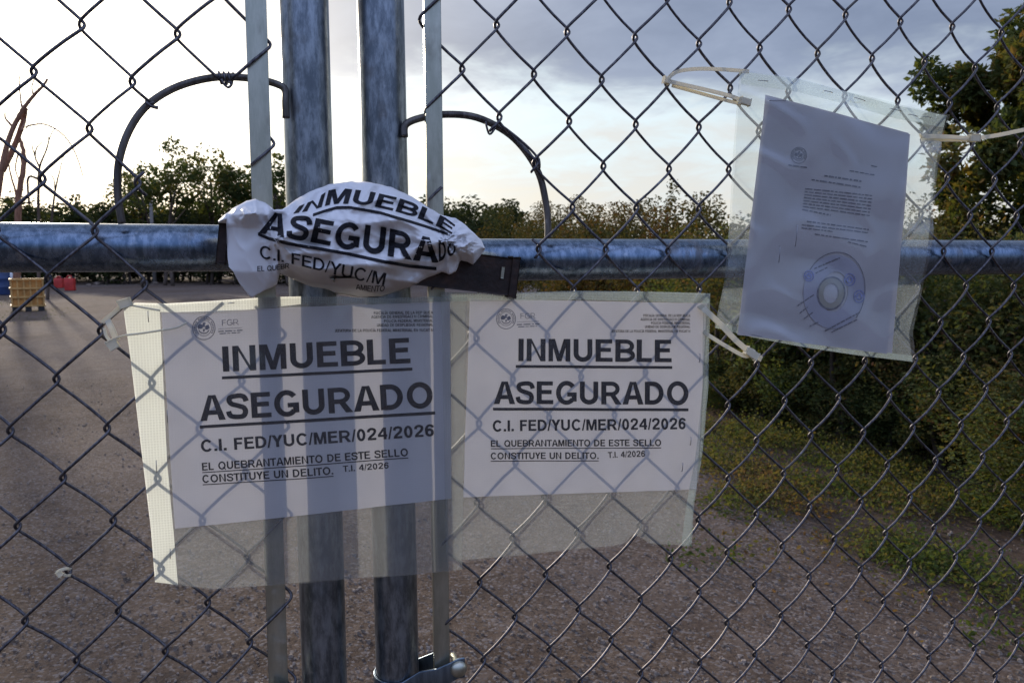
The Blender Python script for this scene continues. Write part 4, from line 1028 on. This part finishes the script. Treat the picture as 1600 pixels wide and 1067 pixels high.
# airy trees left of the posts
for i, (x, D, yt, rx) in enumerate([(280, 37, 226, 2.9), (345, 38, 236, 2.7), (408, 38, 240, 2.2), (440, 36, 236, 1.2), (228, 40, 262, 1.9)]):
    q = at(x, 400, D); h = px_h(yt, D)
    lab = ['tallest airy tree of the far line, inside the left rod hoop', 'second airy tree of the far line, between hoop and left flat bar', 'airy tree of the far line partly hidden by the left flat bar', 'airy tree seen in the gap between left flat bar and left post', 'small airy tree just inside the left edge of the rod hoop'][i]
    tree('airy_tree', lab, 'tree', (q.x, q.y, 0), h, rx, 1.9, 0.22, int(1500 * rx / 2), M_LEAF, 120 + i, 'airy trees of the far line', 0.10, 22, 0.26, 2)

# bare trees at the left edge
def branchy(name, label, base, strokes, group=None, mat=M_DEAD, D=22.0):
    b = at(*base, D); root = thing(name, (b.x, b.y, 0), label, 'tree', group); r2 = random.Random(int(base[0]) + 5)
    tr, tw = G(), G()
    for i, (pts, w0, w1) in enumerate(strokes):
        P = [at(x, y, D + dz) for x, y, dz in pts]
        if i == 0: P[0].z = min(P[0].z, 0); 
        C = catmull(P, 4); n = len(C); k = D / F / 2
        w0, w1 = (w0 * 0.8, w1 * 0.9) if w0 > 7 else (w0 * 1.1, w1 * 1.1 + 0.5); C = [c + Vector((r2.uniform(-1, 1), r2.uniform(-1, 1), 0)) * w0 * k * 0.12 for c in C]
        (tr if i == 0 or w0 > 7 else tw).tube(C, [k * (w0 + (w1 - w0) * j / (n - 1)) for j in range(n)], 8)
    obj('trunk', tr.geo(), mat, root)
    if tw.v: obj('twigs', tw.geo(), mat, root)
branchy('dead_tree', 'leaning glare-reddened dead tree with forked trunk at the left edge', (-22, 470), [
    ([(-22, 480, 0), (-15, 380, 0), (0, 280, 0), (12, 222, 0), (28, 185, 0), (38, 168, 0), (52, 150, 0), (66, 136, 0), (74, 124, 0)], 13, 4),
    ([(4, 268, 0.2), (22, 230, 0.3), (36, 190, 0.3), (40, 170, 0.1)], 11, 8),
    ([(34, 205, 0), (38, 188, 0.2), (33, 160, 0.5), (30, 130, 0.7), (31, 118, 0.8)], 4, 1),
    ([(22, 202, 0), (14, 192, 0.2), (8, 184, 0.3), (8, 176, 0.3)], 4, 1.5),
    ([(52, 150, 0), (50, 135, 0), (56, 118, 0.1)], 2.5, 1), ([(40, 200, 0), (48, 196, 0), (72, 195, 0.2), (100, 212, 0.3), (118, 240, 0.4), (130, 276, 0.5)], 3, 1)])
branchy('dead_tree', 'upright bare forked tree just right of the leaning dead tree', (26, 470), [
    ([(26, 480, 1), (28, 380, 1), (29, 310, 1), (37, 262, 1), (36, 235, 1), (30, 215, 1)], 15, 6),
    ([(29, 330, 1), (24, 300, 1.1), (16, 270, 1.2), (14, 255, 1.2)], 4, 1.2), ([(36, 262, 1), (30, 240, 1), (24, 262, 1), (29, 280, 1)], 3, 1.2)])
branchy('bare_sapling', 'thin bare sapling with upright twigs between dead tree and rod hoop', (60, 470), [
    ([(60, 480, 2), (61, 380, 2), (60, 300, 2), (62, 262, 2), (72, 235, 2), (80, 210, 2), (90, 196, 2)], 7.5, 1.2),
    ([(62, 262, 2), (55, 245, 2), (58, 230, 2), (66, 222, 2)], 3, 1), ([(56, 248, 2), (50, 228, 2), (51, 215, 2)], 2.4, 0.8), ([(72, 236, 2), (76, 222, 2), (74, 208, 2)], 2.4, 0.8),
    ([(60, 280, 2), (46, 276, 2), (43, 290, 2), (46, 320, 2)], 4, 2.5)], mat=M_BARK)
branchy('bare_sapling', 'faint leaning bare sapling nearest the rod hoop', (76, 470), [
    ([(74, 480, 3), (78, 380, 3), (86, 300, 3), (94, 265, 3), (100, 240, 3)], 7.2, 1.0), ([(86, 300, 3), (84, 280, 3), (76, 270, 3)], 2.4, 0.8)], mat=M_BARK)

# weeds and grass along the bank
def build_weeds():
    rng = np.random.default_rng(5); P = []; T = []
    edge = [(1090, 700), (1160, 820), (1250, 850), (1330, 880), (1420, 905), (1500, 925), (1600, 960)]        # lower limit of the weeds in the photo
    E3 = [ground(*e) for e in edge]
    def tuft(x, y, n, r, h, t0):
        for _ in range(n):
            a = rng.uniform(0, 6.28); d = r * math.sqrt(rng.uniform()); z = abs(rng.normal(0, 0.5)) * h
            P.append((x + d * math.cos(a), y + d * math.sin(a), gz(x, y) + z)); T.append(np.clip(t0 + rng.normal(0, 0.13), 0, 1))
    for _ in range(1700):
        D = rng.uniform(2.6, 9.0); px = rng.uniform(1060, 1760)
        yb = np.interp(px, [e[0] for e in edge], [e[1] for e in edge]); py = 400 + H * F / D
        if py > yb - 4 + rng.normal(0, 10): continue
        q = at(px, 400, D); den = mnoise.noise(Vector((q.x * 1.1, q.y * 1.1, 8))) + mnoise.noise(Vector((q.x * 3, q.y * 3, 2))) * 0.5
        if den < 0.0 and py > 600: continue
        near = 1 if py < 720 else 0.6
        tuft(q.x, q.y, int(50 + 80 * max(0, den + 0.3)), 0.13 + 0.1 * rng.uniform(), (0.06 + 0.16 * rng.uniform() ** 2) * near, 0.28 + 0.62 * (0.5 + 0.75 * mnoise.noise(Vector((q.x * 1.6, q.y * 1.6, 5)))))
    for _ in range(5200):                                   # dry leaf litter lying on the dirt
        D = rng.uniform(2.4, 8.0); px = rng.uniform(1000, 1760); py = 400 + H * F / D
        if py > np.interp(px, [e[0] for e in edge], [e[1] for e in edge]) + 70 + rng.normal(0, 45): continue
        q = at(px, 400, D); P.append((q.x, q.y, gz(q.x, q.y) + 0.004)); T.append(np.clip(rng.normal(0.92, 0.1), 0.6, 1))
    for px, py, n, t0 in ((1185, 805, 150, 0.55), (1095, 878, 110, 0.25), (1225, 720, 160, 0.2), (1290, 760, 160, 0.3), (1350, 800, 120, 0.35), (1180, 870, 60, 0.7), (1420, 930, 50, 0.6),
                          (1575, 1000, 160, 0.3), (1590, 930, 120, 0.45), (1530, 880, 130, 0.25), (1470, 850, 130, 0.25), (1400, 780, 120, 0.3), (1160, 640, 130, 0.15),
                          (8, 500, 120, 0.3), (0, 478, 160, 0.35), (90, 492, 60, 0.4), (60, 505, 60, 0.4), (40, 497, 40, 0.4)):
        q = ground(px, py); tuft(q.x, q.y, n, 0.05 * math.hypot(q.x, q.y) if px > 1000 else 0.5, 0.1 if px > 1000 else 0.2, t0)
    P = np.array(P); v, f = leaf_geo(P, 0.027, rng); v[:, 2] = np.maximum(v[:, 2], 0.002)
    d = np.hypot(P[:, 0], P[:, 1])
    tag(obj('weeds', (v, f), M_WEED, smooth=False, tint=np.array(T)), 'low green and rusty weeds along the foot of the scrub bank', 'weeds', kind='stuff')
build_weeds()

# ------------------------------------------------------------------ things in the clearing
M_YEL = mat_plain('yellow_plastic', (0.55, 0.26, 0.06), 0.6, 0.25, 6); M_YELD = mat_plain('dull_yellow_frame', (0.58, 0.34, 0.11), 0.6, 0.2, 6)
M_BLK = mat_plain('black_plastic', (0.02, 0.02, 0.022), 0.6, 0.3); M_RED = mat_plain('red_plastic', (0.55, 0.045, 0.035), 0.5, 0.2, 5)
M_BLU = mat_plain('blue_plastic', (0.03, 0.06, 0.16), 0.45, 0.2, 5); M_WHT = mat_plain('white_plastic', (0.7, 0.71, 0.72), 0.5, 0.1, 5)
def crate():
    q = ground(45, 487); D = q.y; k = D / F; root = thing('storage_crate', q, 'square yellow slatted crate on a black pallet in the clearing', 'crate')
    vd = Vector((q.x, q.y, 0)).normalized(); q = q + vd * 0.4
    w = 50 * k * vd.y / 2; h0 = 9 * k; h1 = 50 * k; X, Y, Z = Vector((vd.y, -vd.x, 0)), vd, Vector((0, 0, 1))
    g = G(); g.box(q + Z * (h0 + h1) / 2, X * (w * 0.95), Y * (w * 0.95), Z * ((h1 - h0) / 2), 0.03); obj('container', g.geo(), M_YEL, root, smooth=False)
    g = G()
    for side in (-1, 1):
        for i in range(6):
            x = -w + 2 * w * i / 5; g.box(q + Z * (h0 + h1) / 2 + X * x + Y * side * w, X * 0.018, Y * 0.018, Z * ((h1 - h0) / 2 + 0.02), 0.004)
            g.box(q + Z * (h0 + h1) / 2 + Y * x * 0.99 + X * side * w * 1.01, X * 0.018, Y * 0.018, Z * ((h1 - h0) / 2 + 0.02), 0.004)
        for j in range(4):
            z = h0 + (h1 - h0) * j / 3; g.box(q + Z * z + Y * side * (w + 0.022), X * w, Y * 0.014, Z * 0.02, 0.004); g.box(q + Z * z + X * side * (w + 0.03), X * 0.014, Y * w, Z * 0.02, 0.004)
    obj('frame', g.geo(), M_YELD, root, smooth=False)
    g = G()
    for s in (-1, 0, 1): g.box(q + X * s * w * 0.82 + Z * h0 * 0.42, X * w * 0.2, Y * w, Z * h0 * 0.42, 0.01)
    g.box(q + Z * h0 * 0.9, X * w, Y * w, Z * h0 * 0.08, 0.005); obj('pallet', g.geo(), M_BLK, root, smooth=False)
crate()
def jerry(px, base, wpx, hpx, label):
    q = ground(px, base); k = q.y / F; w = wpx * k / 2; h = hpx * k; Z = Vector((0, 0, 1))
    root = thing('jerry_can', q, label, 'jerry can', 'red cans in the clearing')
    g = G(); g.box(q + Z * h * 0.42, Vector((w, 0, 0)), Vector((0, w * 0.6, 0)), Z * h * 0.42, 0.03); obj('body', g.geo(), M_RED, root)
    g = G(); g.tube(catmull([q + Z * h * 0.83 + Vector((-w * 0.7, 0, 0)), q + Z * h * 0.97 + Vector((-w * 0.4, 0, 0)), q + Z * h * 0.97 + Vector((w * 0.3, 0, 0)), q + Z * h * 0.83 + Vector((w * 0.45, 0, 0))], 3), 0.025, 8); obj('handle', g.geo(), M_RED, root)
    g = G(); g.lathe(q + Z * h * 0.83 + Vector((w * 0.72, 0, 0)), [(0.05, 0), (0.05, h * 0.1), (0.03, h * 0.12)], 12); obj('cap', g.geo(), M_BLK, root)
jerry(93, 450, 13, 18, 'smaller red can on the left of the two beyond the crate'); jerry(110, 454, 14, 23, 'taller red can on the right of the two beyond the crate')
def barrel():
    q = ground(5, 461); k = q.y / F; r = 11 * k; h = 38 * k
    root = thing('barrel', q, 'dark blue barrel behind the left side of the yellow crate', 'barrel')
    g = G(); g.lathe(q, [(r * 0.92, 0), (r, h * 0.05), (r * 0.97, h * 0.3), (r * 1.03, h * 0.33), (r * 0.97, h * 0.36), (r * 0.97, h * 0.64), (r * 1.03, h * 0.67), (r * 0.97, h * 0.7), (r, h * 0.95), (r * 0.93, h)], 24); obj('body', g.geo(), M_BLU, root)
    g = G(); g.lathe(q + Vector((0, 0, h)), [(r * 0.95, -0.01), (r * 0.95, 0.03), (r * 0.8, 0.035)], 24); obj('lid', g.geo(), M_BLK, root)
barrel()
def jug(px, base, wpx, hpx, label):
    q = ground(px, base); k = q.y / F; r = wpx * k / 2; h = hpx * k; root = thing('plastic_jug', q, label, 'jug', 'white jugs behind the crate')
    g = G(); g.lathe(q, [(r * 0.9, 0), (r, h * 0.05), (r, h * 0.7), (r * 0.75, h * 0.85), (r * 0.3, h * 0.92), (r * 0.3, h)], 16); obj('body', g.geo(), M_WHT, root)
    g = G(); g.lathe(q + Vector((0, 0, h)), [(r * 0.36, 0), (r * 0.36, h * 0.06), (r * 0.3, h * 0.07)], 12); obj('cap', g.geo(), M_BLU, root)
jug(19, 458, 8, 36, 'white plastic jug beside the blue barrel'); jug(30, 456, 8, 33, 'white plastic jug farther right behind the yellow crate')
def pole():
    q = ground(242, 443); k = q.y / F; root = thing('fence_post', q, 'thin grey concrete post standing before the far tree line', 'post')
    g = G(); g.tube([q, q + Vector((0, 0, 138 * k))], [3.2 * k, 2.6 * k], 8); g.tube([q + Vector((0, 0, 138 * k)), at(236, 302, q.y)], [2.6 * k, 1.8 * k], 8); obj('shaft', g.geo(), mat_plain('pale_concrete', (0.30, 0.28, 0.26), 0.9), root)
    g = G(); g.lathe(q, [(6 * k, -0.02), (5.5 * k, 0.05), (3.4 * k, 0.10)], 10); obj('footing', g.geo(), M_STONE, root)
pole()
def rubble(px, py, w, label):
    q = ground(px, py); k = q.y / F; bm = bmesh.new(); bmesh.ops.create_icosphere(bm, subdivisions=2, radius=w * k / 2)
    for v in bm.verts:
        v.co *= 1 + 0.45 * mnoise.noise(v.co * 4 / (w * k) + Vector((px, 0, 0))); v.co.z *= 0.6
    g = G(); bm.verts.index_update(); g.add([v.co + q + Vector((0, 0, w * k * 0.18)) for v in bm.verts], [tuple(v.index for v in f.verts) for f in bm.faces]); bm.free()
    tag(obj('rock', g.geo(), M_STONE, smooth=False), label, 'rock', 'rocks at the far edge of the clearing')
rubble(178, 441, 12, 'pale rock at the far edge of the clearing, left of the grey post'); rubble(139, 447, 8, 'small dark rock on the ground right of the red cans'); rubble(152, 445, 10, 'low pale rock between small dark rock and larger pale rock')
